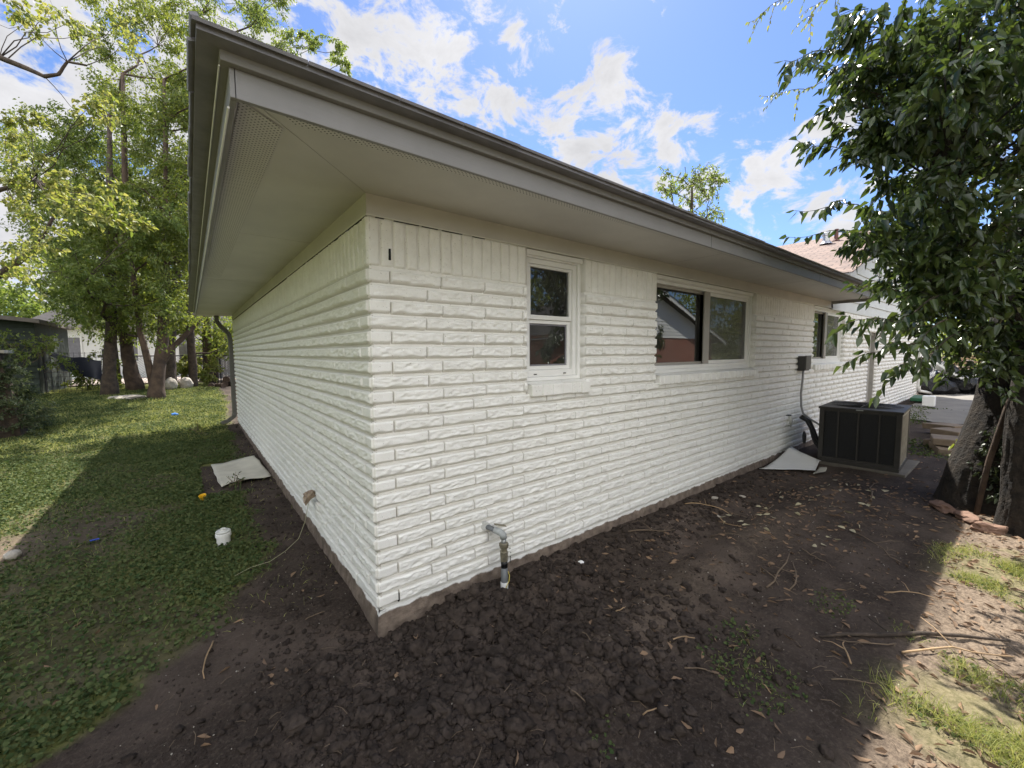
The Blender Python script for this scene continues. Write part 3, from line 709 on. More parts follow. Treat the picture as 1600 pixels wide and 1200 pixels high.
lb = MB(); lb.tube([P(.8295, -.1355, -.052), P(.8255, -.14, -.105)], .0235, 12); lb.add([P(.805, -.157, -.10), P(.846, -.155, -.10), P(.835, -.165, -.16), P(.838, -.161, -.13)], [(0, 1, 3, 2)])
lb.build('paper_tag', m_caulk, pr)
MB().tube([P(.853, -.142, .02), P(.858, -.15, -.01), P(.846, -.16, -.04), P(.822, -.165, -.07), P(.808, -.16, -.11)], .0022, 4).build('yellow_wire', mat('yellow_wire', (.6, .5, .12), .5), pr)

# brick wall at the side: hose bibb wrapped in plastic with a wire hanging into the leaves
m_rag = mat('torn_plastic', (.42, .33, .24), .4, var=.4, vscale=30, trans=.3)
hb = empty('hose_bibb', (0, 1.47, .345)); tag(hb, 'small outdoor tap wrapped in crumpled brown plastic on the side wall', 'tap')
MB().tube([(-.0, 0, 0), (-.06, 0, 0), (-.085, -.005, -.008)], .012, 10).build('spout', m_brass, hb, smooth=True)
v, f = [], []
for k in range(9):
    th = k/9*6.28; 
    for j in range(5): v.append((-.03-.022*j+random.uniform(-.012, .012), math.cos(th)*(.03+.008*j)+random.uniform(-.012, .012), math.sin(th)*(.024+.006*j)+random.uniform(-.012, .012)-.003*j*j))
for k in range(9):
    for j in range(4): a = k*5+j; b_ = ((k+1) % 9)*5+j; f.append((a, b_, b_+1, a+1))
MB().add(v, f).build('plastic_wrap', m_rag, hb)
wp = [(-.07, 1.45, .34), (-.10, 1.44, .24), (-.13, 1.43, .12), (-.19, 1.40, .0), (-.30, 1.36, -.06), (-.42, 1.30, -.085), (-.55, 1.28, -.08), (-.66, 1.2, -.075)]
tag(MB().tube(wp, .0022, 5).build('wire', mat('pale_wire', (.30, .29, .17), .5)), 'thin pale wire hanging from the side wall tap down to the clover', 'wire')

# electrical disconnect box with whip
bx = empty('disconnect_box', (7.02, -.02, 1.37)); tag(bx, 'dark grey electrical box with a hanging whip left of the small window', 'electrical box')
MB().box(-.12, .10, -.11, 0, -.12, .115).build('box', mat('dark_grey_steel', (.055, .055, .055), .45, var=.2), bx, bevel=.008)
MB().box(-.128, .108, -.128, -.111, -.10, .125).build('cover', mat('dark_grey_cover', (.07, .07, .068), .4), bx, bevel=.006)
MB().box(.1005, .16, -.09, -.02, .04, .11).build('hasp', m_drip, bx, bevel=.004)
pts = [(-.02, -.06, -.12), (-.02, -.055, -.3), (-.05, -.05, -.5), (-.04, -.06, -.7), (-.03, -.09, -.82), (-.06, -.2, -.90), (-.14, -.33, -.955), (-.28, -.44, -.97), (-.42, -.50, -.975)]
pts = [(px*.8, py, pz) for px, py, pz in pts]
MB().tube(pts, .016, 8).build('conduit', mat('grey_conduit', (.26, .26, .25), .5), bx, smooth=True)

# refrigerant lines
ls = empty('refrigerant_lines', (6.63, -.02, .55)); tag(ls, 'white sleeve and black insulated refrigerant lines running from the wall to the air conditioner', 'pipes')
MB().tube([(0, 0, 0), (.05, -.1, -.0), (.10, -.2, -.03)], [.05, .047, .045], 12).build('sleeve', m_ivory, ls, smooth=True)
MB().tube([(.06, -.15, -.01), (.12, -.24, -.08), (.13, -.3, -.22), (.10, -.36, -.36), (.02, -.43, -.45), (-.05, -.50, -.47)], .036, 10).build('insulation', m_black, ls, smooth=True)
MB().tube([(.09, -.2, -.05), (.07, -.28, -.18), (.01, -.33, -.3), (-.02, -.38, -.40), (-.06, -.46, -.43)], .018, 8).build('liquid_line', m_black, ls, smooth=True)
MB().tube([(.08, -.2, -.25), (.02, -.22, -.3), (.0, -.23, -.42)], [.015, .03, .02], 6).build('loose_tape', m_black, ls)
MB().lathe((0, .015, 0), [(.06, -.005), (.058, .005)], 10).build('gap_foam', m_dark, ls)
ls.children[-1].rotation_euler = (R(90), 0, 0)

# air conditioner
ac_g = float(gz(7.05, -.9))
tag(MB().box(6.50, 7.62, -1.43, -.44, ac_g-.04, ac_g+.035).build('equipment_pad', mat('soiled_concrete', (.17, .15, .12), .95, bump=.4, var=.4), bevel=.01), 'grey concrete pad under the air conditioner', 'slab')
m_cab = mat('brown_cabinet_metal', (.042, .038, .032), .5, metallic=.2, bump=.15, bscale=60, var=.3, vscale=8, bdist=.002)
m_cab2 = mat('lit_cabinet_side', (.36, .33, .26), .6, metallic=.1, var=.35, vscale=9)  # paler than the dark face: bounce off sunlit ground put into the colour
m_coil = mat('black_coil', (.006, .006, .007), .55); 
n, l, p = nodes(m_coil)
ac = empty('air_conditioner', (6.50, -.46, ac_g+.035), R(-86.5)); tag(ac, 'large square outdoor air conditioner with dark louvred sides standing beside the house wall', 'air conditioner')
W, DD, H = .90, 1.04, .835   # local x runs along the dark face, y away from the viewer
MB().box(.0, W, .0, DD, 0, .05).build('base_pan', m_cab, ac, bevel=.006)
for (a, b) in ((0, 0), (W-.06, 0), (0, DD-.06), (W-.06, DD-.06)):
    MB().box(a, a+.06, b, b+.06, .0505, H-.045).build('corner_post', m_cab, ac, bevel=.006)
MB().box(.03, W-.03, .03, DD-.03, .051, H-.047).build('coil', m_coil, ac)
MB().box(.0605, W-.0605, .004, .02, H-.075, H-.046).build('rail', m_cab, ac, bevel=.002); MB().box(.0605, W-.0605, .004, .02, .0505, .085).build('rail', m_cab, ac, bevel=.002)
for k in (1, 2, 3):
    x = W*k/4; MB().box(x-.011, x+.011, .002, .028, .0855, H-.0755).build('rib', m_cab, ac, bevel=.002)
lv = MB()
for k in range(46):
    z = .09+k*.0146
    if z < H-.08: lv.box(.061, W-.061, .022, .028, z, z+.0022)
lv.build('coil_guard', m_black, ac)
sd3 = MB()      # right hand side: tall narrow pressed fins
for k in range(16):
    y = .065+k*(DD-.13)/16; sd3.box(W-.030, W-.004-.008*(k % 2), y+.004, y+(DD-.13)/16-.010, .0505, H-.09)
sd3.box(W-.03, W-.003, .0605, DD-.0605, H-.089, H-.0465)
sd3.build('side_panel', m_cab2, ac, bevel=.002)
tp = MB(); tp.box(-.012, W+.012, -.012, DD+.012, H-.045, H-.012); tp.build('top_panel', m_cab, ac, bevel=.006)
g_ = MB()
for r_ in np.linspace(.06, .40, 9): g_.tube([(W/2+r_*math.cos(t_), DD/2+r_*math.sin(t_), H-.004) for t_ in np.linspace(0, 6.283, 33)], .0035, 4, cap=False)
for k in range(8): t_ = k*math.pi/4; g_.tube([(W/2+.05*math.cos(t_), DD/2+.05*math.sin(t_), H), (W/2+.42*math.cos(t_), DD/2+.42*math.sin(t_), H)], .004, 4)
g_.build('fan_guard', m_black, ac)
MB().box(.42, .50, -.0145, -.0125, H-.036, H-.02).build('badge', m_galv, ac)

# loose sheets lying on the soil
def sheet(name, corners, bend, m, label, cat, th=.004, nu=14, seed=1):
    c = np.array(corners, float); u = np.linspace(0, 1, nu); U, Vv = np.meshgrid(u, u)
    Px = (c[0]*((1-U)*(1-Vv))[..., None]+c[1]*(U*(1-Vv))[..., None]+c[2]*(U*Vv)[..., None]+c[3]*((1-U)*Vv)[..., None])
    Px[..., 0] += .03*fbm(U*3, Vv*3, 2, seed)*((U < .02)|(U > .98)); Px[..., 1] += .05*fbm(U*4, Vv*4, 2, seed+1)*((Vv < .02)|(Vv > .98))
    base = np.maximum(gz(Px[..., 0], Px[..., 1], False)+.012, -9)
    Px[..., 2] = base.mean()*.6+base*.4+.012+bend(U, Vv)
    top = Px.reshape(-1, 3); bot = top-np.array([0, 0, th]); n_ = nu*nu; id_ = np.arange(n_).reshape(nu, nu)
    q = np.stack([id_[:-1, :-1], id_[:-1, 1:], id_[1:, 1:], id_[1:, :-1]], -1).reshape(-1, 4)
    ed = [(id_[0, i], id_[0, i+1]) for i in range(nu-1)]+[(id_[i, -1], id_[i+1, -1]) for i in range(nu-1)]+[(id_[-1, i+1], id_[-1, i]) for i in range(nu-1)]+[(id_[i+1, 0], id_[i, 0]) for i in range(nu-1)]
    q = np.concatenate([q, q[:, ::-1]+n_, np.array([(a, a+n_, b+n_, b) for a, b in ed])])
    return tag(mesh_np(name, np.concatenate([top, bot]), q, m, smooth=False), label, cat)
m_card = mat('grubby_white_board', (.50, .475, .40), .8, var=.2, vscale=5)
m_sheetm = mat('pale_coated_sheet', (.68, .68, .66), .35, var=.1)
sheet('board_sheet', [(-.63, 3.78, 0), (-.02, 3.98, 0), (-.12, 5.1, 0), (-.66, 5.12, 0)], lambda U, V_: .02+.05*U*V_+.015*np.sin(U*5+V_*3), m_card, 'large cream coloured board lying on the soil against the side wall', 'board', seed=4)
sheet('sheet_metal', [(5.35, -.12, 0), (5.85, -.62, 0), (6.45, -.50, 0), (6.5, -.10, 0)], lambda U, V_: .01+.16*(V_**2)*(1-U)+.02*U, m_sheetm, 'curled pale grey sheet lying between the wall and the air conditioner', 'sheet', seed=8)
sheet('paper_scrap', [(5.72, -.62, 0), (5.9, -.72, 0), (6.2, -.66, 0), (6.2, -.58, 0)], lambda U, V_: .008+.01*U, m_card, 'small torn white scrap beside the curled sheet', 'scrap', nu=6, seed=9)

# cleanout cap, cup, scraps in the clover
g = lambda x, y, dz=0: (x, y, float(gz(x, y))+dz)
cc_ = empty('cleanout', g(-.685, 2.03, .03)); tag(cc_, 'short white plastic drain cleanout with a screw cap standing in the clover', 'pipe cap')
MB().lathe((0, 0, 0), [(.052, -.08), (.052, .035), (.060, .037), (.060, .065), (.056, .068)], 26).build('hub', m_vinyl, cc_)
MB().lathe((0, 0, .071), [(.055, 0), (.057, .012), (.050, .019), (.024, .020), (.022, .036)], 26).build('cap', m_ivory, cc_)
cu = MB().lathe((0, 0, 0), [(.026, 0), (.036, .05), (.038, .052), (.034, .05), (.024, .006)], 18).build('cup', mat('yellow_plastic', (.80, .47, .02), .4), loc=g(-.80, 3.40, .02)); cu.rotation_euler = (R(12), R(-8), 0)
tag(cu, 'small yellow plastic cup lying in the clover', 'cup')
m_blue = mat('blue_plastic', (.06, .22, .62), .4)
bc = MB().tube([(0, 0, .03), (.06, .02, .04), (.12, .05, .02)], [.03, .035, .02], 7).build('blue_wrapper', m_blue, loc=g(-1.25, 10.5, .05)); tag(bc, 'crumpled blue wrapper in the grass far along the side yard', 'wrapper')
bl = MB().box(-.03, .03, -.012, .012, 0, .006).build('blue_scrap', mat('dark_blue_plastic', (.03, .07, .45), .4), loc=g(-1.60, 2.75, .025)); bl.rotation_euler = (0, .1, .5)
tag(bl, 'tiny dark blue plastic scrap at the edge of the sunlight', 'scrap')

def rock(name, loc, size, m, label=None, cat='stone', group=None, seed=0, sub=3, amp=.25):
    import bmesh
    bm = bmesh.new(); bmesh.ops.create_icosphere(bm, subdivisions=sub, radius=1)
    r = random.Random(seed); o_ = Vector((r.random()*9, r.random()*9, r.random()*9))
    from mathutils import noise as mn
    for v in bm.verts:
        k = 1+amp*mn.noise(v.co*1.3+o_)+amp*.4*mn.noise(v.co*4+o_)
        v.co = Vector((v.co.x*size[0], v.co.y*size[1], v.co.z*size[2]))*k
    me = bpy.data.meshes.new(name); bm.to_mesh(me); bm.free(); me.materials.append(m)
    o = bpy.data.objects.new(name, me); C.objects.link(o); o.location = loc; o.rotation_euler = (0, 0, r.random()*6)
    if label: tag(o, label, cat, group)
    return o
m_stone = mat('pale_stone', (.42, .38, .32), .9, bump=.7, bscale=12, var=.35, vscale=5, bdist=.02)
m_redst = mat('reddish_brick_rubble', (.22, .13, .09), .9, bump=.6, bscale=15, var=.4, vscale=5, bdist=.02)
for x, y, s, lab in [(5.35, -1.88, (.17, .07, .04), 'flat reddish stone nearest the air conditioner at the foot of the big trunk'),
                     (5.15, -2.08, (.13, .08, .05), 'pinkish edging stone in the middle at the foot of the big trunk'),
                     (4.98, -2.22, (.14, .07, .055), 'edging stone with a dark top between the two trunks')]:
    rock('stone', g(x, y, .03), s, m_redst, lab, 'stone', 'edging stones at the foot of the right tree', seed=int(x*100), amp=.5)
for k, (x, y, s) in enumerate([(4.05, -.42, .022), (3.68, -.28, .026), (3.3, -.50, .016)]):
    rock('stone', g(x, y, .015), (s*1.5, s, s*.7), m_stone, ['small pale stone farthest along the front wall on the loose soil', 'largest of the small pale stones on the loose soil by the front wall', 'tiny pale stone nearest the camera on the loose soil by the front wall'][k], 'stone', 'small pale stones by the front wall', seed=k+40, sub=2)
rock('stone', g(1.48, -.30, .012), (.028, .02, .016), m_caulk, 'white chip of rubble on the soil right of the pipe riser', 'rubble', seed=77, sub=2)
rock('stone', g(1.03, -.42, .012), (.016, .02, .012), m_caulk, 'small white flake on the soil just in front of the pipe riser', 'rubble', seed=78, sub=2)
rock('stone', g(-2.08, 2.75, .03), (.07, .05, .04), m_stone, 'round tan stone in the sunlight at the edge of the side yard', 'stone', seed=79, sub=2)
rock('stone', g(-2.35, 14.2, .05), (.45, .28, .08), m_stone, 'flat pale slab lying in the grass before the tall trees', 'stone', seed=80)

# stack of blocks by the big trunk
m_wood = mat('cut_timber', (.40, .27, .15), .8, bump=.3, bscale=30, var=.35, vscale=6)
m_block = mat('tan_blocks', (.22, .165, .11), .85, bump=.4, bscale=25, var=.3, vscale=6, bdist=.005)
blk = [(8.9, -1.62, .0, .3, .2, .09, .3, 'tan block at the near end of the pile behind the trunk'), (9.5, -1.55, .0, .34, .22, .09, -.2, 'tan block in the bottom row of the pile behind the trunk'),
       (9.1, -1.58, .095, .34, .2, .09, .15, 'tan block laid on top of the near end of the pile'), (10.2, -1.72, .0, .36, .24, .1, .6, 'tan block at the far end of the pile behind the trunk'),
       (10.0, -1.6, .105, .34, .2, .08, -.4, 'tilted tan block on top of the far end of the pile'), (10.5, -1.45, .1, .3, .2, .09, .9, 'short tan block leaning on the far end of the pile')]
for x, y, dz, a, b, h, rz, lab in blk:
    o = MB().box(-a, a, -b, b, 0, h*1.2).build('concrete_block', m_block, bevel=.01, loc=(x, y, float(gz(x, y, False))+dz*1.25-.01)); o.rotation_euler = (random.uniform(-.06, .06), random.uniform(-.06, .06), rz)
    tag(o, lab, 'block', 'tan blocks piled behind the big trunk')

# rubbish heap at the end of the drive
m_bag = mat('black_bin_bag', (.006, .006, .007), .35, bump=.9, bscale=9, spec=.35, bdist=.05)
gx_ = lambda x, y, dz=0: (x, y, float(gz(x, y, False))+.045+dz)
for k, (x, y, s, lab) in enumerate([(18.9, -.35, (.55, .45, .42), 'shiny black rubbish bag nearest the white corner post'), (19.6, -1.0, (.6, .5, .4), 'black rubbish bag in the middle of the heap'),
                                    (20.3, -1.5, (.6, .5, .38), 'black rubbish bag behind the grey plastic lump'), (20.2, -.3, (.7, .6, .6), 'tall black rubbish bag at the back of the heap'), (21.3, -1.4, (.8, .6, .55), 'black rubbish bag farthest back under the boards')]):
    rock('rubbish_bag', gx_(x, y, s[2]*.6), s, m_bag, lab, 'bag', 'black bags in the rubbish heap', seed=k+90, sub=3, amp=.5)
rock('plastic_lump', gx_(19.2, -1.62, .2), (.3, .28, .25), m_sheetm, 'pale grey rounded plastic lump in front of the black bags', 'rubbish', seed=101)
for k, (a, b, w_) in enumerate([((20.4, -.2, .95), (20.9, -2.6, 1.12), .10), ((20.6, -.3, .78), (21.2, -2.6, .86), .10), ((20.5, -.6, 1.1), (21.0, -2.8, 1.32), .09), ((20.8, -.4, .66), (21.0, -2.7, .60), .10), ((20.9, -.5, 1.22), (21.3, -2.5, 1.2), .08)]):
    A, B_ = Vector(gx_(*a)), Vector(gx_(*b)); md = (A+B_)/2; dr_ = (B_-A)/2; sdv = dr_.cross(Vector((0, 0, 1))).normalized()*w_; upv = dr_.cross(sdv).normalized()*.03
    o = MB().obox((0, 0, 0), dr_, sdv, upv).build('board', m_wood, loc=md)
    tag(o, ['lowest front board across the black rubbish bags', 'second board up, sticking out over the middle black bag', 'steeply rising board on top of the black bags', 'bottom board half under the black rubbish bags', 'topmost board lying level over the rubbish heap'][k], 'board', 'boards on the rubbish heap')
pw = MB().obox((0, 0, 0), (.35, -.3, -.28), (.12, .12, 0), (.01, -.01, .03)).build('broken_panel', m_siding, loc=gx_(18.95, -.6, .72)); tag(pw, 'broken pale panel leaning on the nearest black bag', 'panel')
db = MB(); rr_ = random.Random(4)
for k in range(160):
    x, y = rr_.uniform(21.5, 28), rr_.uniform(-4, .8); s = rr_.uniform(.1, .45)
    th = rr_.uniform(0, 3.1)
    db.obox((x, y, .2+rr_.uniform(0, 1.1)*(1-abs(x-24.5)/4.2)), (math.cos(th)*s, math.sin(th)*s, rr_.uniform(-.1, .1)), (-math.sin(th)*s*.5, math.cos(th)*s*.5, rr_.uniform(-.1, .1)), (0, .02, rr_.uniform(.02, .06)))
tag(db.build('rubble', mat('demolition_rubble', (.45, .36, .29), .85, col2=(.20, .15, .12), isl=1)), 'mixed heap of broken demolition rubble and timber', 'rubble', kind='stuff')
m_green = mat('dark_green_plastic', (.02, .10, .045), .5)
tr = MB().box(-.55, .55, -.2, .2, 0, .10).build('planter_tray', m_green, loc=gx_(15.9, -.42, .02), bevel=.02); tr.rotation_euler = (0, 0, .05)
tag(tr, 'dark green plastic tray by the foot of the garage wall', 'tray')
tag(MB().box(-.12, .12, -.12, .12, 0, .28).build('paint_bucket', m_vinyl, loc=gx_(14.6, -.72, 0), bevel=.02), 'small white box standing just behind the air conditioner', 'box')

# ---------------------------------------------------------------- leaves and trees
def unit(v): return v/np.maximum(np.linalg.norm(v, axis=-1, keepdims=True), 1e-9)
def leaves(P, D, L_, W_, droop=.0, fold=.25):
    """one folded leaf (6 vertices) per point, pointing along D"""
    n_ = len(P); D = unit(D); Rn = unit(rng.normal(size=(n_, 3))); S = unit(np.cross(D, Rn)); N = np.cross(S, D)
    L_ = L_[:, None]; W_ = W_[:, None]
    mid = P+D*L_*.45-N*0; tipp = P+D*L_+np.array([0, 0, -1])*L_*droop
    a = P+D*L_*.35+S*W_*.5+N*W_*fold; b_ = P+D*L_*.35-S*W_*.5+N*W_*fold
    a2 = P+D*L_*.72+S*W_*.33+N*W_*fold*.6-np.array([0, 0, 1])*L_*droop*.45; b2 = P+D*L_*.72-S*W_*.33+N*W_*fold*.6-np.array([0, 0, 1])*L_*droop*.45
    V = np.stack([P, a, a2, tipp, b2, b_], 1).reshape(-1, 3)
    base = (np.arange(n_)*6)[:, None]
    F = np.concatenate([base+np.array([[0, 1, 2, 3]]), base+np.array([[0, 3, 4, 5]])], 1).reshape(-1, 4)
    return V, F
def clump_leaves(cl, per, L_, W_, flat=.75, twl=1.0, droop=.25, hang=.25, seed=0):
    """leaves strung on short twigs that radiate through each clump"""
    V, F, off = [], [], 0; tw = []
    for (cx, cy, cz, r) in cl:
        nt_ = max(4, int(7+6*r)); c = np.array([cx, cy, cz])
        dirs = unit(rng.normal(size=(nt_, 3))*np.array([1, 1, flat])); st = c+rng.normal(size=(nt_, 3))*r*.28
        en = st+dirs*r*twl*rng.uniform(.6, 1.15, (nt_, 1)); en[:, 2] -= r*hang*rng.random(nt_)
        for a, b_ in zip(st, en): tw.append((a, b_))
        k = max(3, int(per*rng.uniform(.6, 1.3)/nt_))
        t_ = rng.random((nt_, k, 1))**.8
        Pp = (st[:, None]+(en-st)[:, None]*t_+rng.normal(size=(nt_, k, 3))*r*.085).reshape(-1, 3)
        Dd = (np.repeat(dirs[:, None], k, 1)*.6+rng.normal(size=(nt_, k, 3))*.55+np.array([0, 0, -droop])).reshape(-1, 3)
        s = rng.uniform(.45, 1.25, len(Pp))
        v, f = leaves(Pp, Dd, L_*s, W_*s, droop=droop)
        V.append(v); F.append(f+off); off += len(v)
    return np.concatenate(V), np.concatenate(F), tw
def branch_path(a, b, wob=.12, n=6):
    a, b = Vector(a), Vector(b); L_ = (b-a).length; pts = []
    for i in range(n):
        t_ = i/(n-1); p = a.lerp(b, t_); p.z += math.sin(t_*math.pi)*L_*-.06*(1 if b.z < a.z+.5 else -1)
        if 0 < i < n-1: p += Vector((random.uniform(-1, 1), random.uniform(-1, 1), random.uniform(-1, 1)))*wob*L_*.35
        pts.append(p)
    return pts
def big_trunk(pts, rad, seed, n=72, rings=90):
    '''a thick trunk as one skin: furrowed bark, roots swelling into the soil'''
    P_ = np.array([tuple(p) for p in pts]); k = np.linspace(0, len(P_)-1, rings); i = np.minimum(k.astype(int), len(P_)-2); f = (k-i)[:, None]
    Q = P_[i]*(1-f)+P_[i+1]*f; r_ = np.interp(k, np.arange(len(rad)), rad); Ln = np.concatenate([[0], np.cumsum(np.linalg.norm(np.diff(Q, axis=0), axis=1))])
    for _ in range(3): Q[1:-1] = (Q[:-2]+2*Q[1:-1]+Q[2:])/4; r_[1:-1] = (r_[:-2]+2*r_[1:-1]+r_[2:])/4
    th = np.linspace(0, 2*np.pi, n, endpoint=False); T, LL = np.meshgrid(th, Ln); cx, sy = np.cos(T), np.sin(T)
    fur = 1-np.abs(fbm(cx*7+seed+LL*.5, sy*7+LL*.7, 3, seed)); fine = fbm(cx*16+LL*2.2, sy*16+LL*5, 4, seed+3); lump = fbm(cx*1.3+LL*.8, sy*1.3-LL*.6, 3, seed+7)
    flare = np.exp(-LL/.16)*(.5+.5*np.cos(T*5+seed))*.24
    rr2 = r_[:, None]*(1+flare+.07*lump)+.020*fur+.012*fine
    V = np.stack([Q[:, 0:1]+rr2*cx, Q[:, 1:2]+rr2*sy, np.broadcast_to(Q[:, 2:3], rr2.shape)], -1).reshape(-1, 3)
    id_ = np.arange(rings*n).reshape(rings, n); nx_ = np.roll(id_, -1, 1)
    return V, np.stack([id_[:-1], nx_[:-1], nx_[1:], id_[1:]], -1).reshape(-1, 4)
def tree(name, label, trunks, clumps, per, L_, W_, leafm, barkm, cat='tree', group=None, br=.045, twig_r=.006, fork=True, droop=.25, twigs=True, hang=.25, maxb=60, hires=0):
    t0 = trunks[0][0]
    root = empty(name, t0[:3]); tag(root, label, cat, group)
    off = Vector(t0[:3])
    tm = MB()
    alln = []
    for tr_ in trunks:
        pts = [Vector(p[:3])-off for p in tr_]; rad = [p[3] for p in tr_]
        # resample with wobble
        PP, RR = [], []
        for i in range(len(pts)-1):
            for k in range(4):
                t_ = k/4; q = pts[i].lerp(pts[i+1], t_)
                if PP: q += Vector((random.uniform(-1, 1), random.uniform(-1, 1), 0))*rad[i]*.07
                PP.append(q); RR.append((rad[i]*(1-t_)+rad[i+1]*t_)*random.uniform(.965, 1.035))
        if hires and tr_ is trunks[0]:
            q0 = [Vector(q) for q in pts]; q0[0].z -= .12; hv, hf = big_trunk(q0, rad, hires); mesh_np('trunk', hv, hf, barkm, root, smooth=True)
            alln += list(zip(PP, RR)); continue
        PP.append(pts[-1]); RR.append(rad[-1]); PP[0].z -= .15; RR = [q*1.0 for q in RR]
        tm.tube(PP, RR, 12); alln += list(zip(PP, RR))
    if tm.v: tm.build('limb' if hires else 'trunk', barkm, root, smooth=True)
    if not clumps: return root
    limb = MB(); hubs = []
    order = sorted(clumps, key=lambda c: random.random())
    for c in order[:maxb]:
        p = Vector(c[:3])-off
        best = None
        for (q, r_) in alln+hubs:
            if r_ < .012: continue
            dz = p.z-q.z; d_ = (p-q).length
            cost = d_+(1.2*max(0, -dz+.2*d_))
            if best is None or cost < best[0]: best = (cost, q, r_)
        q, r_ = best[1], best[2]; r0 = min(r_*.7, br*(.5+.25*(p-q).length)); pts = branch_path(q, p)
        rads = [max(r0*(1-.75*i/5), twig_r) for i in range(6)]
        limb.tube(pts, rads, 6)
        hubs += [(pts[k], rads[k]) for k in (2, 3, 4)]
    V, F, tw = clump_leaves(clumps, per, L_, W_, droop=droop, hang=hang)
    if twigs:
        for a, b_ in tw: limb.tube([Vector(a)-off, Vector((a+b_)/2)-off+Vector((0, 0, .02)), Vector(b_)-off], [twig_r, twig_r*.7, twig_r*.3], 4, cap=False)
    limb.build('branch', barkm, root, smooth=True)
    mesh_np('crown', V-np.array(off), F, leafm, root)
    return root

# ---------------------------------------------------------------- trees of the left yard
G = lambda x, y: float(gz(x, y, False))
TG = 'trees along the back of the side yard'
tree('tree', 'stout leaning tree with a bent side limb, its trunk nearest the house', [[(-1.71, 14.0, G(-1.7, 14), .24), (-1.62, 14.0, .9, .17), (-1.45, 14.1, 2.0, .15), (-1.3, 14.3, 3.6, .12), (-1.1, 14.5, 7, .08), (-1.0, 14.6, 10, .04)],
      [(-1.6, 14.0, 1.15, .10), (-1.25, 14.05, 1.75, .08), (-.8, 14.1, 2.3, .07), (-.35, 14.2, 2.9, .05)],
      [(-1.75, 14.1, .8, .10), (-1.95, 14.2, 2.2, .08), (-2.05, 14.3, 4.5, .06)]], [(-0.37,14.77,7.66,0.71),(-1.84,15.76,9.35,0.62),(-2.04,16.46,6.97,0.69),(-1.21,16.62,7.33,0.94),(-1.18,16.08,9.26,0.62),(-0.77,16.53,10.57,0.63),(-0.66,14.03,7.07,0.96),(-0.02,15.48,11.43,0.6),(-0.92,14.32,8.82,0.73),(-0.29,13.7,9.22,0.88),(-1.11,14.43,7.38,0.73),(-0.31,14.83,8.95,0.69),(-1.97,14.57,6.68,0.94),(-1.32,15.08,6.92,0.97),(-0.76,16.08,10.49,0.87),(-0.56,14.09,8.73,0.86),(-1.84,16.38,8.32,0.75),(-0.26,14.53,10.12,0.92),(-1.25,15.83,8.19,0.98),(0.1,15.41,8.37,0.66),(-0.58,14.54,7.36,0.82),(-1.08,14.62,6.8,0.76),(-2.01,16.61,9.52,0.97),(0.07,16.22,10.47,0.68),(-0.19,14.54,10.3,0.63),(-0.3,13.47,7.14,0.81),(-2.24,15.43,4.6,0.64),(-0.48,13.78,5.41,0.62),(-2.82,15.31,5.68,0.97),(-0.45,13.71,4.58,0.87),(-0.48,14.89,5.41,0.76),(-1.34,14.45,3.54,0.88),(-0.88,12.87,6.14,0.66),(-2.16,13.84,5.4,0.69),(-1.34,13.9,2.88,0.75),(-1.88,15.81,3.91,0.98),(-1.91,14.4,3.61,0.93),(-2.39,15.23,3,0.89),(-1.41,14.66,5.29,0.62),(-2.83,15.63,4.41,0.93),(-2.91,15.72,4.3,0.84),(-0.91,14.4,4.46,0.8),(-1.17,14.69,5.62,0.87),(-2.61,16.13,2.54,0.98),(-2.06,14.36,4.62,0.62),(-3,17.13,5.88,0.67),(-0.95,12.92,5.23,0.68),(-1.05,14.47,4.55,0.78),(-2.29,16.67,4.84,0.68),(-0.84,13.25,5.33,0.73),(-2.74,15.03,2.7,0.67),(-2.75,14.89,6.11,0.77),(-1.41,15.65,2.6,0.7),(-1.29,13.05,2.68,0.94),(-1.87,14.27,3.3,0.85),(-1.47,15.66,6.42,0.93),(-1.64,16.28,5.3,0.75),(-0.47,13.48,4.78,0.74),(-2.64,14.77,5.26,0.62),(-1.37,13.04,4.48,0.66),(1.56,14.21,11.44,0.99),(-0.67,16.97,10.56,0.71),(-0.95,16.61,7.63,0.78),(0.44,16.43,11.55,0.98),(-0.83,15.39,9.23,0.82),(0.88,13.97,8.28,0.8),(0.21,15.97,10.54,0.94),(-0.13,14.57,9.5,0.81),(1.6,14.48,9.76,0.88),(0.41,14.48,7.89,0.79)], 800, .088, .052, LEAF['deep'], m_bark2, group=TG)
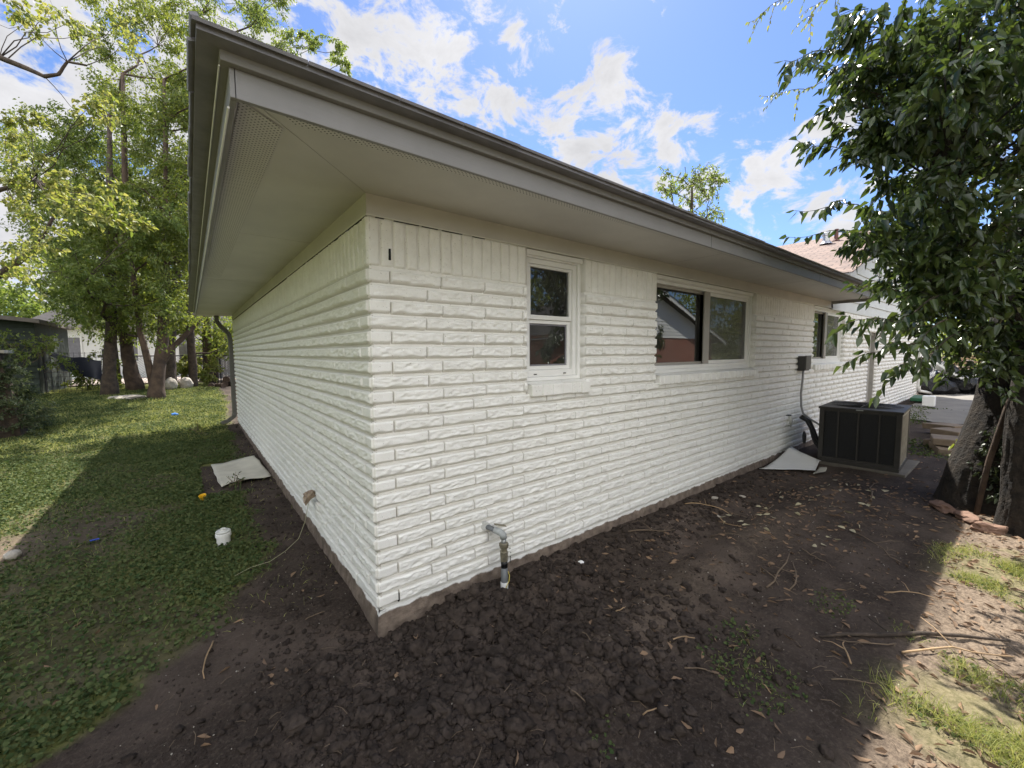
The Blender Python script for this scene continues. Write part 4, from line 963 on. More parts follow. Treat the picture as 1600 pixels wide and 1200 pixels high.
tree('tree', 'wide grey trunked tree with a swollen base left of the others', [[(-2.88, 15.6, G(-2.9, 15.6), .25), (-2.85, 15.6, 1.0, .16), (-2.7, 15.6, 2.6, .14), (-2.6, 15.7, 5, .11), (-2.4, 15.8, 9, .05)]], [(-1.5,14.28,4.84,0.49),(-1.69,13.17,4.67,0.71),(-3.16,13.73,4.44,0.55),(-1.64,13.96,5.08,0.45),(-1.27,13.22,3.26,0.51),(-1.93,13.18,5.46,0.46),(-3.22,13.7,5.43,0.7),(-2.86,12.77,3.45,0.47),(-3.65,15.46,3.4,0.45),(-1.28,12.38,5.27,0.63),(-3.11,13.86,3.13,0.62),(-2.22,14.33,5.42,0.75),(-2.15,14.52,6.1,0.65),(-2.36,13.09,4.03,0.54),(-2.3,14.07,5.99,0.5),(-3.07,14.42,3.42,0.52),(-2.71,18.91,5.73,0.92),(-3.29,18.54,7.38,0.64),(-2.49,17.73,7.59,0.89),(-3.95,20.56,9.58,0.72),(-3.22,17.8,9.3,0.82),(-3.68,17.89,8.31,0.66),(-2.49,18.82,5.9,0.78),(-3.77,18.82,8.37,0.75),(-2.57,18.92,6.93,0.79),(-3.71,19.7,6.13,0.65),(-3.68,19.58,7.26,0.98),(-3.78,18.56,8.95,0.82),(-2.32,17.57,7.43,0.7),(-2.73,19.28,7.74,0.68),(-3.55,17.99,8.11,0.78),(-3.78,19.65,7.05,0.6),(-1.89,16.73,9.21,0.79),(-3.07,19,9.22,0.94),(-3.39,18.58,9.18,0.66),(-2.12,18.31,6.37,0.76),(-2.25,17.38,8.09,0.64),(-3.73,17.56,6.63,0.98),(-2.9,19.25,7.72,0.72),(-3.83,18.7,8.86,0.66),(-3.35,17.83,6.51,0.74),(-3.68,20.22,8.05,0.67),(-2.4,17.9,3.55,0.82),(-3.27,18.67,5.7,1),(-2.65,17.57,4.45,0.95),(-5.19,21.66,5.71,0.86),(-2.24,15.67,4.02,0.81),(-2.9,18.04,5.67,0.98),(-4.31,17.68,5.48,0.87),(-2.21,18.9,5.74,0.69),(-3.1,16.58,3.4,0.79),(-2.32,18.73,5.04,0.78),(-2.09,18.63,4.9,0.63),(-3.74,18.38,5.43,0.76),(-4.26,19.79,4.77,0.83),(-4.32,19.85,3.82,0.77),(-3.61,19.96,5.69,0.74),(-3.93,17.92,2.98,0.68),(-3.79,19.13,4.41,0.76),(-2.9,19.8,6.27,0.78),(-3.39,17.52,4.42,0.93),(-3.36,17.89,5.54,0.79),(-3.96,20.46,5.98,0.66),(-2.66,17.8,4.62,0.87),(-4.79,19.32,4.41,0.77),(-4.79,19.58,5.94,0.78),(-3.72,18.22,5.49,0.87),(-2.28,15.49,3.34,0.74),(-3.49,18.6,3.42,0.92),(-2.91,20.01,6.15,0.82),(-3.19,19.86,5.45,1),(-3.57,16.82,4.17,0.91)], 780, .088, .052, LEAF['mid'], m_bark, group=TG)
tree('tree', 'pale broad tapering trunk between the two tall trees', [[(-2.35, 16.7, G(-2.4, 16.7), .27), (-2.45, 16.7, 1.2, .19), (-2.55, 16.8, 2.6, .15), (-2.3, 17, 6, .11), (-2.1, 17.1, 11, .05)]], [(-0.99,19.61,14.63,0.82),(-0.26,16.86,11.43,0.69),(-0.35,17.28,14.19,0.97),(-0.49,17.87,13.75,0.62),(-2.54,20.24,15.06,0.84),(-2.62,19.75,11.92,0.84),(-0.93,19.5,14.69,0.76),(-1.39,18.4,14.08,0.78),(-0.78,18.63,13.37,0.9),(-1.69,19.5,14.99,0.98),(-2.91,20.56,13.51,0.8),(-2.58,18.73,12.47,0.63),(-1.91,19.46,14.31,0.98),(-2.4,19.15,11.18,0.93),(-1.49,19.89,12.61,0.94),(-2.53,18.67,11.23,0.89),(-5.24,20.07,8.19,0.85),(-4.71,19.87,7.09,0.76),(-3.37,19.86,7.23,0.89),(-2.9,18.12,7.99,0.7),(-5.52,22.65,8.5,0.91),(-5.26,21.04,9.15,0.94),(-4.33,19.87,7.3,0.82),(-4.16,21.06,8.65,0.9),(-4.52,19.42,7.49,0.7),(-5.16,19.91,9.21,0.96),(-4,21.58,7.64,0.67),(-5.11,22.68,7.73,0.82),(-4.9,19.52,9.18,0.9),(-3.43,21.4,9.9,0.62),(-3.57,19.91,6.72,0.79),(-5.08,20.21,5.48,0.71),(-3.73,20.27,7.37,0.83),(-5.78,23.94,10.37,0.88),(-3.96,19.35,7.13,0.66),(-3.78,18.63,9.31,0.74),(-1.3,19.21,5.47,0.92),(-0.03,18.75,9.85,0.99),(-2.39,18.84,10.36,1.12),(-1.79,19.73,7.18,1),(-0.36,17.44,8.65,1.07),(-2.69,20.24,8.22,0.97),(-0.87,20.92,6.51,1.11),(-0.65,18.42,5.37,0.94),(-2.56,18.95,8.23,0.89),(-1.65,21.06,9.46,0.99),(-0.63,20.36,12.2,1.1),(-2.77,21.48,9.72,0.85),(-0.69,19.98,5.39,1.05),(-0.74,20.72,5.76,0.93),(-0.83,21.25,12.03,0.82),(-1.96,19.06,7.66,0.97),(-1.88,20.09,7.35,1.13),(-1.1,17.48,6.48,1.07),(-0.06,20.08,11.48,1.11),(-2.55,19.85,7.49,0.95),(-0.02,18.54,7.96,1.12),(-1.63,22.11,11.88,0.86)], 760, .092, .054, LEAF['deep'], m_bark2, group=TG)
tree('tree', 'slim straight dark trunk right of the forked tree', [[(-.76, 17.2, G(-.76, 17.2), .15), (-.75, 17.2, 2, .13), (-.7, 17.3, 5.5, .05)]], [(0.47,16.94,1.96,0.55),(-0.23,18.4,3.1,0.9),(-0.55,19.29,4.49,0.5),(0.67,17.9,2.2,0.66),(-0.72,17.87,2.91,0.78),(-0.71,19.13,3.32,0.74),(0.49,16.12,2.49,0.76),(-0.67,18.4,4.26,0.5),(-0.94,17.45,3.36,0.77),(-0.53,18.11,3.82,0.71),(0.46,18.17,2.4,0.54),(-0.99,17.96,2.53,0.52),(-0.54,17.51,6.36,0.9),(-0.14,18.4,6.9,0.77),(0.08,17.67,6.19,0.75),(-0.63,19.09,6.9,0.74),(-0.53,19.29,6.42,0.9),(-0.45,17.22,6.99,0.88),(0.2,17.57,7.48,0.81),(-1.49,18.78,5.24,0.84),(-0.09,17.1,5.13,0.99),(0.04,16.67,4.8,0.89),(-1.45,18.82,6.65,0.84),(-0.11,18.21,5.6,0.83),(-0.11,19.02,7.37,0.95),(0.03,18.27,3.94,0.79)], 330, .10, .06, LEAF['deep'], m_bark, group=TG)
tree('tree', 'reddish double trunk standing by the fence next to the house', [[(-.22, 19.5, G(-.2, 19.5), .2), (-.2, 19.5, 2, .17), (-.1, 19.6, 6, .05)], [(.0, 19.7, .3, .13), (.1, 19.7, 2.3, .1), (.3, 19.9, 5, .04)]], [(0.73,19.88,1.76,0.63),(0.8,18.78,2.89,0.77),(0.63,19.05,2.79,0.84),(0.22,20.79,2.27,0.84),(0.55,19.7,2.84,0.9),(0.6,19.45,2.29,0.87),(-0.22,21.16,2.49,0.83),(0.36,19.18,2,0.7),(0.59,21.72,2.28,0.62),(0.82,19.19,2.38,0.63),(-0.62,22.1,1.4,0.89),(0.59,18.98,2.48,0.76),(-3.19,23.54,4.44,1.03),(-0.74,19.36,2.46,0.87),(-2.27,24.32,2.92,1.02),(-2.35,22.45,4.8,1.15),(-4.06,25.64,3.49,1.19),(-3.8,22.58,3.87,1.19),(-1.28,21.34,4.04,1.07),(-4.05,25.11,4.53,0.92),(-3.38,24.1,2.27,1.14),(-1.35,20.56,3.28,1.08),(-2.25,23.09,2.8,1.12),(-3.98,25.42,4.58,1.07),(-1.02,21.72,4.7,0.8),(-3.3,22.24,4.58,0.9)], 330, .11, .065, LEAF['mid'], m_bark2, group=TG)
tree('tree', 'thin dark trunk half hidden behind the leaning tree', [[(-1.45, 16.4, G(-1.4, 16.4), .2), (-1.35, 16.5, 2, .17), (-.7, 16.4, 7, .13), (.2, 16, 12, .07)]], [(0.03,16.13,13.16,0.71),(2.12,13.62,13.28,0.59),(1.89,15.1,13.4,0.57),(0.24,16.86,14.04,0.58),(1.62,14.27,12.68,0.71),(2,13.78,13.44,0.62),(0.38,16.29,13.9,0.76),(1.59,15.83,13.92,0.56),(1.69,15.82,14.28,0.56),(0.5,15.5,13.98,0.71),(1.7,15.25,12.06,0.45),(1.95,13.31,11.5,0.53),(2.03,13.65,11.37,0.43),(1.83,13.32,11.14,0.44),(1.38,15.38,11.84,0.42),(2.27,12.79,11.68,0.41),(1.49,13.86,12.58,0.41),(3.02,13.26,12.04,0.37),(3.51,11.83,10.87,0.39),(3.11,14.07,12.67,0.34),(4.05,13.68,12.46,0.38),(3.02,14.05,11.2,0.38)], 520, .085, .045, LEAF['mid'], m_bark, group=TG, twig_r=.009)
tree('tree', 'slender pole like trunk beside the mesh gate', [[(-3.1, 19.8, G(-3.1, 19.8), .12), (-3.15, 19.8, 3, .1), (-3.2, 19.8, 7, .04)]], [(-3.6+.8*k % 2.6, 20.5+.3*k, 3.2+.45*k, .9) for k in range(9)], 300, .11, .065, LEAF['mid'], m_bark, group=TG)
# tree standing left of the picture whose limbs reach in overhead
tree('overhanging_tree', 'near tree with crooked bare limbs and lime green leaf clusters reaching in from the left', [[(-5.2, 8.2, G(-5.2, 8.2), .2), (-5.0, 8.0, 2.6, .17), (-4.4, 7.6, 5.0, .12), (-3.4, 6.9, 5.75, .055), (-2.63, 6.41, 5.56, .036), (-2.36, 6.19, 5.42, .030), (-2.17, 6.02, 5.30, .025), (-2.02, 5.91, 5.33, .019), (-1.92, 5.85, 5.50, .015), (-1.72, 5.69, 5.45, .012)],
      [(-5.0, 8.0, 2.2, .10), (-4.2, 8.6, 2.5, .08), (-3.31, 8.6, 2.94, .06), (-2.77, 8.22, 3.43, .04), (-2.5, 7.9, 3.9, .02)],
      [(-5.0, 8.0, 2.4, .08), (-3.9, 7.4, 3.4, .06), (-3.0, 6.8, 3.8, .035), (-2.4, 6.3, 4.0, .015)]],
     [(-2.48,6.59,3.75,0.25),(-2.51,6.17,3.93,0.19),(-1.93,4.8,3.51,0.19),(-1.87,4.76,3.4,0.16),(-2.39,5.8,3.47,0.17),(-2.51,5.96,3.83,0.17),(-2.66,6.26,3.6,0.21),(-2.68,6.79,4.75,0.15),(-2.39,5.67,4.53,0.13),(-2.16,4.86,3.88,0.16),(-2.35,6.42,4.86,0.13),(-1.82,5.84,3.58,0.22),(-1.74,4.58,3.39,0.24),(-1.54,5.11,3.67,0.19),(-1.91,6.16,3.95,0.14),(-1.39,4.91,3.56,0.18),(-2.04,5.44,3.7,0.13),(-2.08,5.79,4,0.12),(-1.23,5.37,3.35,0.12),(-1.43,5.81,3.57,0.15),(-1.49,5.07,3.29,0.13),(-1.39,6.65,6.69,0.19),(-1.35,6.53,6.26,0.21),(-1.94,7.07,6.66,0.17),(-1.24,5.37,5.84,0.2),(-1.75,6.75,6.45,0.15),(-2.06,5.78,6.09,0.25),(-2.31,5.58,5.84,0.15),(-2.52,7.49,6.67,0.25),(-2.36,6.39,6.16,0.19),(-2.09,6.87,6.62,0.23),(-1.63,5.02,4.67,0.17),(-1.46,5.13,4.69,0.17),(-1.88,6.33,5.02,0.13),(-1.57,5.29,4.78,0.19),(-2.9,7.65,2.93,0.22),(-2.32,6.23,3.1,0.27),(-2.82,7.63,3.27,0.25),(-2.8,6.73,2.83,0.28),(-2.91,7.3,2.98,0.3),(-2.31,6.64,3.44,0.21),(-2.9,7.82,3.1,0.24)], 110, .058, .042, LEAF['lime'], m_bark, br=.009, twig_r=.0018, maxb=60)
tree('tree', 'sparse leafy treetop showing above the roof edge', [[(24.8, 11.6, 0, .3), (24.8, 11.6, 6, .2), (24.9, 11.7, 12, .06)]], [(23.83,10.1,10.84,0.65),(22.29,11.35,10.13,0.53),(24.26,11.9,12.51,0.52),(22.45,12.14,11.49,0.55),(24.96,10.47,10.12,0.74),(22.04,11.26,9.72,0.61),(24.9,11.16,12.46,0.75),(23.62,11.23,9.96,0.65),(26.81,11.03,10.67,0.53),(24.52,11.05,12.55,0.78),(25.36,10.48,12,0.56),(26.02,11.91,11.72,0.75),(25.48,10.85,12.5,0.64),(24.04,10.74,11.54,0.76),(24.92,11.88,11.23,0.52),(21.98,11.4,11.17,0.55),(25.58,10.4,12.24,0.68),(23.95,10.92,11.99,0.78),(23.89,12.52,11.67,0.6),(24.48,13.25,13.26,0.51),(22.3,11.35,10.02,0.53),(26.71,11.19,10.25,0.77)], 150, .16, .09, LEAF['mid'], m_bark, twig_r=.02, br=.1)

# ---------------------------------------------------------------- the big glossy tree at the right
m_bark3 = mat('dark_mossy_bark', (.038, .028, .019), .95, bump=1, bscale=30, col2=(.010, .008, .006), vscale=9, bdist=.03)
rt_root = tree('evergreen_tree', 'large evergreen tree with glossy drooping dark leaves beside the air conditioner', [
    [(5.82, -2.11, G(5.8, -2.1), .32), (5.90, -2.14, .30, .28), (6.0, -2.2, .58, .275), (6.12, -2.27, .95, .275), (6.22, -2.32, 1.48, .265), (6.3, -2.35, 2.1, .26), (6.3, -2.4, 3.2, .22), (5.9, -2.6, 5.0, .10)],
    [(6.1, -2.35, 1.5, .10), (5.5, -2.2, 2.0, .08), (4.8, -2.0, 2.4, .06), (4.3, -1.8, 3.0, .035)]],
    [(5.71,-2.1,4.1,0.32),(3.35,-2.04,3.56,0.3),(4.47,-2.08,4.24,0.36),(4.39,-1.8,4.04,0.27),(4.23,-1.52,4.18,0.34),(3.64,-2.21,3.8,0.39),(5.63,-2.1,4.02,0.32),(4.54,-1.9,4,0.32),(3.38,-2.16,3.32,0.41),(5.36,-1.7,4.35,0.36),(3.95,-1.74,3.88,0.28),(3.85,-1.68,3.74,0.32),(4.49,-1.74,4.09,0.38),(4.16,-1.74,3.96,0.27),(4.57,-2.11,3.93,0.34),(4.37,-1.88,4.13,0.39),(3.04,-1.94,3.31,0.3),(3.49,-2.11,3.47,0.31),(3.31,-1.95,3.37,0.28),(4.64,-1.67,4.37,0.32),(4.16,-2.03,4.09,0.38),(4.08,-1.85,3.95,0.27),(3.51,-1.94,3.97,0.37),(5.12,-2.01,3.88,0.32),(3.51,-1.75,3.98,0.41),(4.29,-1.82,4.04,0.27),(5.06,-1.94,3.86,0.29),(4.96,-2.22,3.13,0.27),(5.46,-1.65,3.84,0.34),(4.27,-1.96,3.18,0.36),(5.1,-1.86,3.36,0.36),(3.58,-1.84,2.68,0.35),(4.55,-2.22,2.72,0.34),(4.53,-2.02,3.44,0.35),(5.52,-1.62,3.34,0.25),(5.77,-2.21,3.49,0.33),(4.05,-1.93,3.45,0.26),(4.4,-1.98,3.04,0.4),(4.54,-2.21,3.36,0.28),(4.99,-1.68,3.27,0.41),(5.72,-1.84,3.71,0.26),(5.21,-1.88,3.65,0.31),(5.35,-1.58,3.09,0.41),(4.07,-1.74,3.33,0.32),(5.83,-1.86,3.26,0.38),(4.32,-2.12,3.13,0.42),(5.09,-1.83,2.96,0.31),(4.76,-1.71,3.17,0.35),(5.67,-1.86,3.83,0.34),(5.56,-2.18,3.12,0.28),(5.37,-1.55,3.76,0.27),(3.72,-1.72,3.33,0.35),(4.56,-1.64,2.25,0.34),(6.11,-2.1,2.78,0.32),(4.59,-2.07,2.17,0.37),(4.38,-1.58,2.44,0.26),(5.22,-1.96,2.07,0.3),(5.41,-1.97,2.28,0.36),(5.62,-2.11,2.63,0.32),(5.65,-1.7,2.68,0.36),(5.05,-1.91,2.06,0.34),(3.84,-2.09,2.34,0.32),(4.98,-1.7,2.12,0.27),(5.1,-1.58,3.01,0.36),(4.09,-1.84,2.63,0.34),(3.99,-1.7,2.76,0.4),(5.32,-1.54,2.44,0.38),(5.43,-1.99,2.57,0.38),(4.71,-1.83,2.42,0.25),(5.96,-2.17,2.24,0.28),(4.08,-1.78,2.39,0.27),(3.63,-1.66,2.59,0.33),(4.04,-2.22,2.61,0.4),(4.82,-1.47,2.84,0.34),(3.79,-1.96,1.98,0.34),(4.09,-2.22,2.02,0.34),(3.69,-1.83,2.43,0.26),(5.12,-2.26,2.57,0.35),(6.37,-2.44,1.38,0.34),(5.07,-2.1,1.42,0.31),(6.32,-2.35,1.53,0.35),(5.37,-2.02,1.74,0.27),(6,-2.36,1.43,0.21),(5.9,-2,1.61,0.32),(5.48,-2.14,1.64,0.31),(6.2,-1.92,1.87,0.3),(5.3,-2.21,1.74,0.21),(6.34,-2.39,2.05,0.23),(3.51,-1.67,3.87,0.22),(3.14,-1.55,3.96,0.19),(3.72,-1.64,4.03,0.2),(3.72,-1.36,3.94,0.2),(3.78,-1.46,3.92,0.19),(3.63,-1.41,3.82,0.23),(3.53,-1.55,3.18,0.2),(4.12,-1.55,3.77,0.21),(3.9,-1.38,3.76,0.2),(3.83,-1.61,2.98,0.22),(3.61,-1.59,3.27,0.25),(4.46,-1.41,3.62,0.19),(3.53,-1.47,3.39,0.23),(3.31,-1.59,2.48,0.2),(5.13,-1.89,1.75,0.19),(4.21,-1.8,2.15,0.16),(4.21,-1.93,2.12,0.23),(3.94,-1.74,1.89,0.19),(5.48,-1.97,2.11,0.21),(4.87,-1.92,2.08,0.19),(5.04,-1.65,1.8,0.19),(3.8,-2.48,3.2,0.43),(7.16,-2.19,4.84,0.51),(6.64,-2.18,4.96,0.43),(5.31,-2.54,4.4,0.6),(4.33,-2.8,3.45,0.46),(5.89,-2.58,4.46,0.49),(5.9,-2.89,4.42,0.42),(4.57,-2.97,3.48,0.45),(3.88,-2.7,3.31,0.58),(7.17,-2.59,3.72,0.58),(4.33,-2.39,3.66,0.54),(5.33,-2.94,4.2,0.4),(7.55,-3.2,6.31,0.57),(5.2,-2.48,5.02,0.54),(6.45,-3.1,4.96,0.5),(6.49,-2.28,6.2,0.46),(4.07,-2.24,4.2,0.45),(4.89,-2.41,3.81,0.47),(6.99,-2.99,4.94,0.55),(6.29,-2.24,3.92,0.58),(4.65,-2.67,3.54,0.46),(4.31,-2.21,5.07,0.45),(3.58,-2.36,4.49,0.59),(4.78,-2.81,4.27,0.45),(6.3,-2.4,6.23,0.47),(6.69,-2.36,3.76,0.51),(4.97,-2.89,3.83,0.6),(4.41,-2.61,4.72,0.47),(8.68,-3.28,3.98,0.53),(8.6,-3.36,4.68,0.6),(5.72,-2.19,6.53,0.49),(6.48,-1.65,6.02,0.44),(4.01,-2.11,5,0.4),(7.17,-2.39,7.38,0.55),(5.35,-1.97,5.92,0.55),(6.08,-1.93,5.7,0.49),(6.71,-1.84,6.77,0.42),(5.66,-2.97,4.86,0.4),(7.73,-2.24,8.54,0.49),(5.7,-1.97,7.32,0.54),(6.93,-2.45,5.47,0.54),(5.97,-2.15,6.26,0.59),(5.19,-2.78,5.87,0.55),(4.25,-1.96,5.54,0.41),(5.51,-1.7,5.74,0.49),(5.17,-2.65,4.99,0.41),(5.02,-1.26,7.47,0.44),(6.85,-2.55,7.57,0.48),(6.33,-1.91,5.82,0.52),(4.79,-2.98,4.31,0.5),(7.07,-2.3,6.79,0.45),(4.71,-2.58,4.23,0.54),(7.96,-2.59,7.42,0.42),(6.66,-1.79,6.24,0.56),(4.61,-2,5.54,0.56),(5.39,-2.94,4.93,0.53),(6.62,-2.97,5.15,0.54),(7.26,-2.7,7.1,0.51),(5.69,-2.28,6.2,0.48),(6.54,-2.58,6.18,0.44)], 215, .078, .042, LEAF['gloss'], m_bark3, br=.02, twig_r=.003, droop=.35, hang=.35, maxb=110, hires=5)
# thin drooping sprays at the edge of the crown
def spray(root, segs, L_, W_, leafm, bark, name='spray', n_leaf=22, r0=.006, parent_off=None, side=3):
    off = np.array(root.location); tm = MB(); Pp, Dd = [], []
    for s in segs:
        pts = [Vector(p) for p in s]
        fine = []
        for i in range(len(pts)-1):
            for k in range(6): fine.append(pts[i].lerp(pts[i+1], k/6)+Vector((0, 0, .02*math.sin(k))))
        fine.append(pts[-1]); fine = [q-Vector(off) for q in fine]
        tm.tube(fine, [r0*(1-.8*i/len(fine)) for i in range(len(fine))], 5, cap=False)
        lists = [fine]
        for b_ in range(side):
            k = random.randint(2, len(fine)-3); d0 = (fine[-1]-fine[0]).normalized(); q = fine[k]
            d1 = (d0+Vector((random.uniform(-.7, .7), random.uniform(-.7, .7), random.uniform(-.4, .6)))).normalized()
            st = [q+d1*(.045*j)+Vector((0, 0, -.004*j*j)) for j in range(6)]
            tm.tube(st, [r0*.5*(1-.7*j/6) for j in range(6)], 4, cap=False); lists.append(st)
        for li, fl in enumerate(lists):
            m_ = n_leaf if li == 0 else n_leaf//3
            for j in range(m_):
                t_ = (j+.5)/m_*(len(fl)-1); i = int(t_); q = fl[i].lerp(fl[min(i+1, len(fl)-1)], t_-i)
                d0 = (fl[min(i+1, len(fl)-1)]-fl[i]).normalized() if i+1 < len(fl) else d0
                sd_ = d0.cross(Vector((0, 0, 1))).normalized()*(1 if j % 2 else -1)
                Pp.append(q); Dd.append(d0*.5+sd_*.55+Vector((random.uniform(-.2, .2), random.uniform(-.2, .2), random.uniform(-.75, -.15))))
            Pp.append(fl[-1]); Dd.append(d0)
    tm.build('branch', bark, root, smooth=True)
    s = rng.uniform(.7, 1.15, len(Pp))
    V, F = leaves(np.array([tuple(p) for p in Pp]), np.array([tuple(p) for p in Dd]), L_*s, W_*s, droop=.35, fold=.3)
    mesh_np('spray_leaves', V, F, leafm, root)
for sg_ in [[(3.62,-1.59,4.0),(3.28,-1.3,4.18)],[(3.48,-1.61,3.92),(3.06,-1.29,3.83),(2.81,-1.1,3.76)],[(3.83,-1.64,3.71),(3.45,-1.48,3.75),(3.22,-1.29,3.8)],[(4.2,-1.63,2.96),(3.69,-1.33,3.25),(3.33,-1.04,3.36)],[(3.95,-1.64,3.51),(3.49,-1.4,3.56),(3.29,-1.24,3.54)],[(4.37,-1.66,2.71),(3.84,-1.36,2.85),(3.4,-1.02,2.8)],[(4.5,-1.65,2.5),(3.91,-1.31,2.65),(3.46,-0.95,2.6)],[(4.01,-1.81,2.24),(3.67,-1.66,2.33),(3.47,-1.49,2.43)],[(3.85,-1.84,1.92),(3.52,-1.7,2.03),(3.41,-1.6,2.16)],[(3.79,-1.92,2.0),(3.37,-1.73,1.78),(3.07,-1.49,1.84)],[(3.68,-1.97,1.8),(3.3,-1.82,1.61),(3.04,-1.62,1.56)],[(4.04,-2.01,1.71),(3.65,-1.85,1.51),(3.49,-1.73,1.41)],[(3.7,-1.56,3.56),(3.46,-1.36,3.72),(3.19,-1.12,3.95)],[(3.83,-1.71,3.1),(3.6,-1.51,3.28),(3.32,-1.28,3.41)]]: spray(rt_root, [sg_], .085, .046, LEAF['gloss'], m_bark, side=5)
ivc = [(5.62+.34*min(1, k/48)-.03*math.sin(k*1.9), -2.30-.14*math.cos(k*1.3)-.16*min(1, k/40), .12+.025*k, .17) for k in range(100)]
V, F, tw = clump_leaves(ivc, 130, .040, .028, droop=.4)
mesh_np('climbing_ivy', V-np.array(rt_root.location), F, LEAF['ivy'], rt_root)
rt2 = tree('tree', 'rough trunk close to the right edge of the yard', [[(5.20, -2.43, G(5, -2.5), .18), (5.23, -2.44, .15, .16), (5.32, -2.43, .8, .165), (5.4, -2.47, 1.6, .16), (5.2, -2.8, 3, .12), (5.0, -3.2, 5, .05)]],
     [(5.0+.4*math.sin(k*2.1), -3.1-.5*math.cos(k*1.7), 3.0+.28*k, .45) for k in range(9)], 220, .08, .035, LEAF['gloss'], m_bark3, br=.02, twig_r=.003, hires=9)
tag(MB().tube([(5.36, -2.12, G(5.3, -2.2)+.02), (5.42, -2.17, .45), (5.50, -2.25, .95), (5.62, -2.34, 1.5)], [.022, .024, .026, .02], 7).build('leaning_stick', m_bark2, smooth=True), 'bare stick leaning between the two right hand trunks', 'stick')
o_root = tree('overhead_tree', 'tall tree with thin twigs of small lime leaves hanging in at the top', [[(9.5, -5.2, G(9, -5), .3), (9.3, -5.0, 3, .24), (8.5, -4.0, 6, .15), (7.2, -2.4, 7.2, .06), (6.2, -1.3, 6.4, .03), (5.6, -.7, 5.9, .015)]],
     [(8.0+.9*math.sin(k*2.4), -4.6+.9*math.cos(k*1.9), 6.2+.35*k, .8) for k in range(10)], 200, .07, .045, LEAF['mid'], m_bark, br=.03)
for sg_ in [[(5.69,-0.81,5.06),(5.24,-0.49,4.75),(4.81,-0.16,4.67)],[(5.74,-0.75,6.07),(5.42,-0.53,5.8),(5.25,-0.42,5.49)],[(5.56,-0.6,6.15),(5.06,-0.24,5.84),(4.74,-0.01,5.57)]]: spray(o_root, [sg_], .05, .03, LEAF['lime'], m_bark, n_leaf=20, side=6)
tag(tree('leaning_tree', 'pale leaning trunk behind the camera mirrored in the narrow window', [[(4.3, -3.9, G(4.3, -3.9), .22), (3.9, -4.0, 1.6, .17), (3.4, -4.2, 3.6, .15), (3.0, -4.4, 6, .08)]],
     [(3.1+1.4*math.sin(k*2.1), -5.6-1.2*math.cos(k*1.3), 2.6+.3*k, .8) for k in range(16)], 240, .09, .05, LEAF['deep'], m_stone, br=.04))

# sprouting greenery near the block pile
def shrub(name, label, clumps, per, L_, W_, m, loc, cat='shrub', stem=None, **k):
    root = empty(name, loc); tag(root, label, cat)
    V, F, tw = clump_leaves(clumps, per, L_, W_, **k)
    off = Vector(loc); mb = MB()
    for a, b_ in tw[:140]: mb.tube([Vector((loc[0], loc[1], loc[2]))*.25+Vector(a)*.75-off, Vector(b_)-off], [.006, .002], 4, cap=False)
    mb.build('stem', m_twig, root)
    mesh_np('foliage', V-np.array(off), F, m, root); return root
shrub('seedling', 'bright lime seedling sprouting left of the big trunk', [(6.15, -1.95, .42, .10), (6.2, -2.0, .34, .07), (6.05, -1.98, .5, .07)], 9, .09, .06, LEAF['lime'], (6.2, -2.0, G(6.2, -2.0)))
# left yard shrubs
shrub('shrub', 'dull scrubby bush grown over the wooden post at the left edge', [(-3.75+.5*math.sin(k*2.3)*(1-k/40), 9.9+.5*math.cos(k*1.9)*(1-k/40), .1+.042*k, .34-.004*k) for k in range(34)], 420, .045, .026, LEAF['dull'], (-3.75, 9.9, G(-3.7, 9.9)-.05))
pst = empty('timber_post', (-3.9, 10.0, G(-3.9, 10))); tag(pst, 'old tapering timber post with a flat board cap at the left edge', 'post')
MB().add([(-.30, -.30, 0), (.42, -.30, 0), (.42, .3, 0), (-.30, .3, 0), (-.2, -.2, 1.62), (.22, -.2, 1.62), (.22, .2, 1.62), (-.2, .2, 1.62)], [(0, 3, 2, 1), (4, 5, 6, 7), (0, 1, 5, 4), (1, 2, 6, 5), (2, 3, 7, 6), (3, 0, 4, 7)]).build('post', m_bark, pst, bevel=.01)
MB().box(-.3, .30, -.28, .28, 1.621, 1.68).build('cap_board', m_stone, pst, bevel=.006)
shrub('shrub', 'bright yellow green bush against the fence beside the house', [(-.65+.5*math.sin(k*2), 18.2+.3*math.cos(k*3), .7+.09*k, .35) for k in range(9)], 260, .11, .07, LEAF['lime'], (-.65, 18.2, G(-.6, 18.2)))
shrub('shrub', 'leafy bush between the swollen trunk and the mesh gate', [(-3.5+.5*math.sin(k*2), 17.6+.3*math.cos(k*3), .5+.11*k, .32) for k in range(9)], 240, .08, .05, LEAF['deep'], (-3.5, 17.6, G(-3.5, 17.6)))
shrub('vine', 'arching vine stems and leaves growing up the dark shed wall', [(-5.4+.28*k, 16.6-.02*k, 1.2+.9*abs(math.sin(k*1.3)), .45) for k in range(6)], 200, .09, .05, LEAF['mid'], (-4.9, 16.6, G(-4.9, 16.6)), cat='vine')
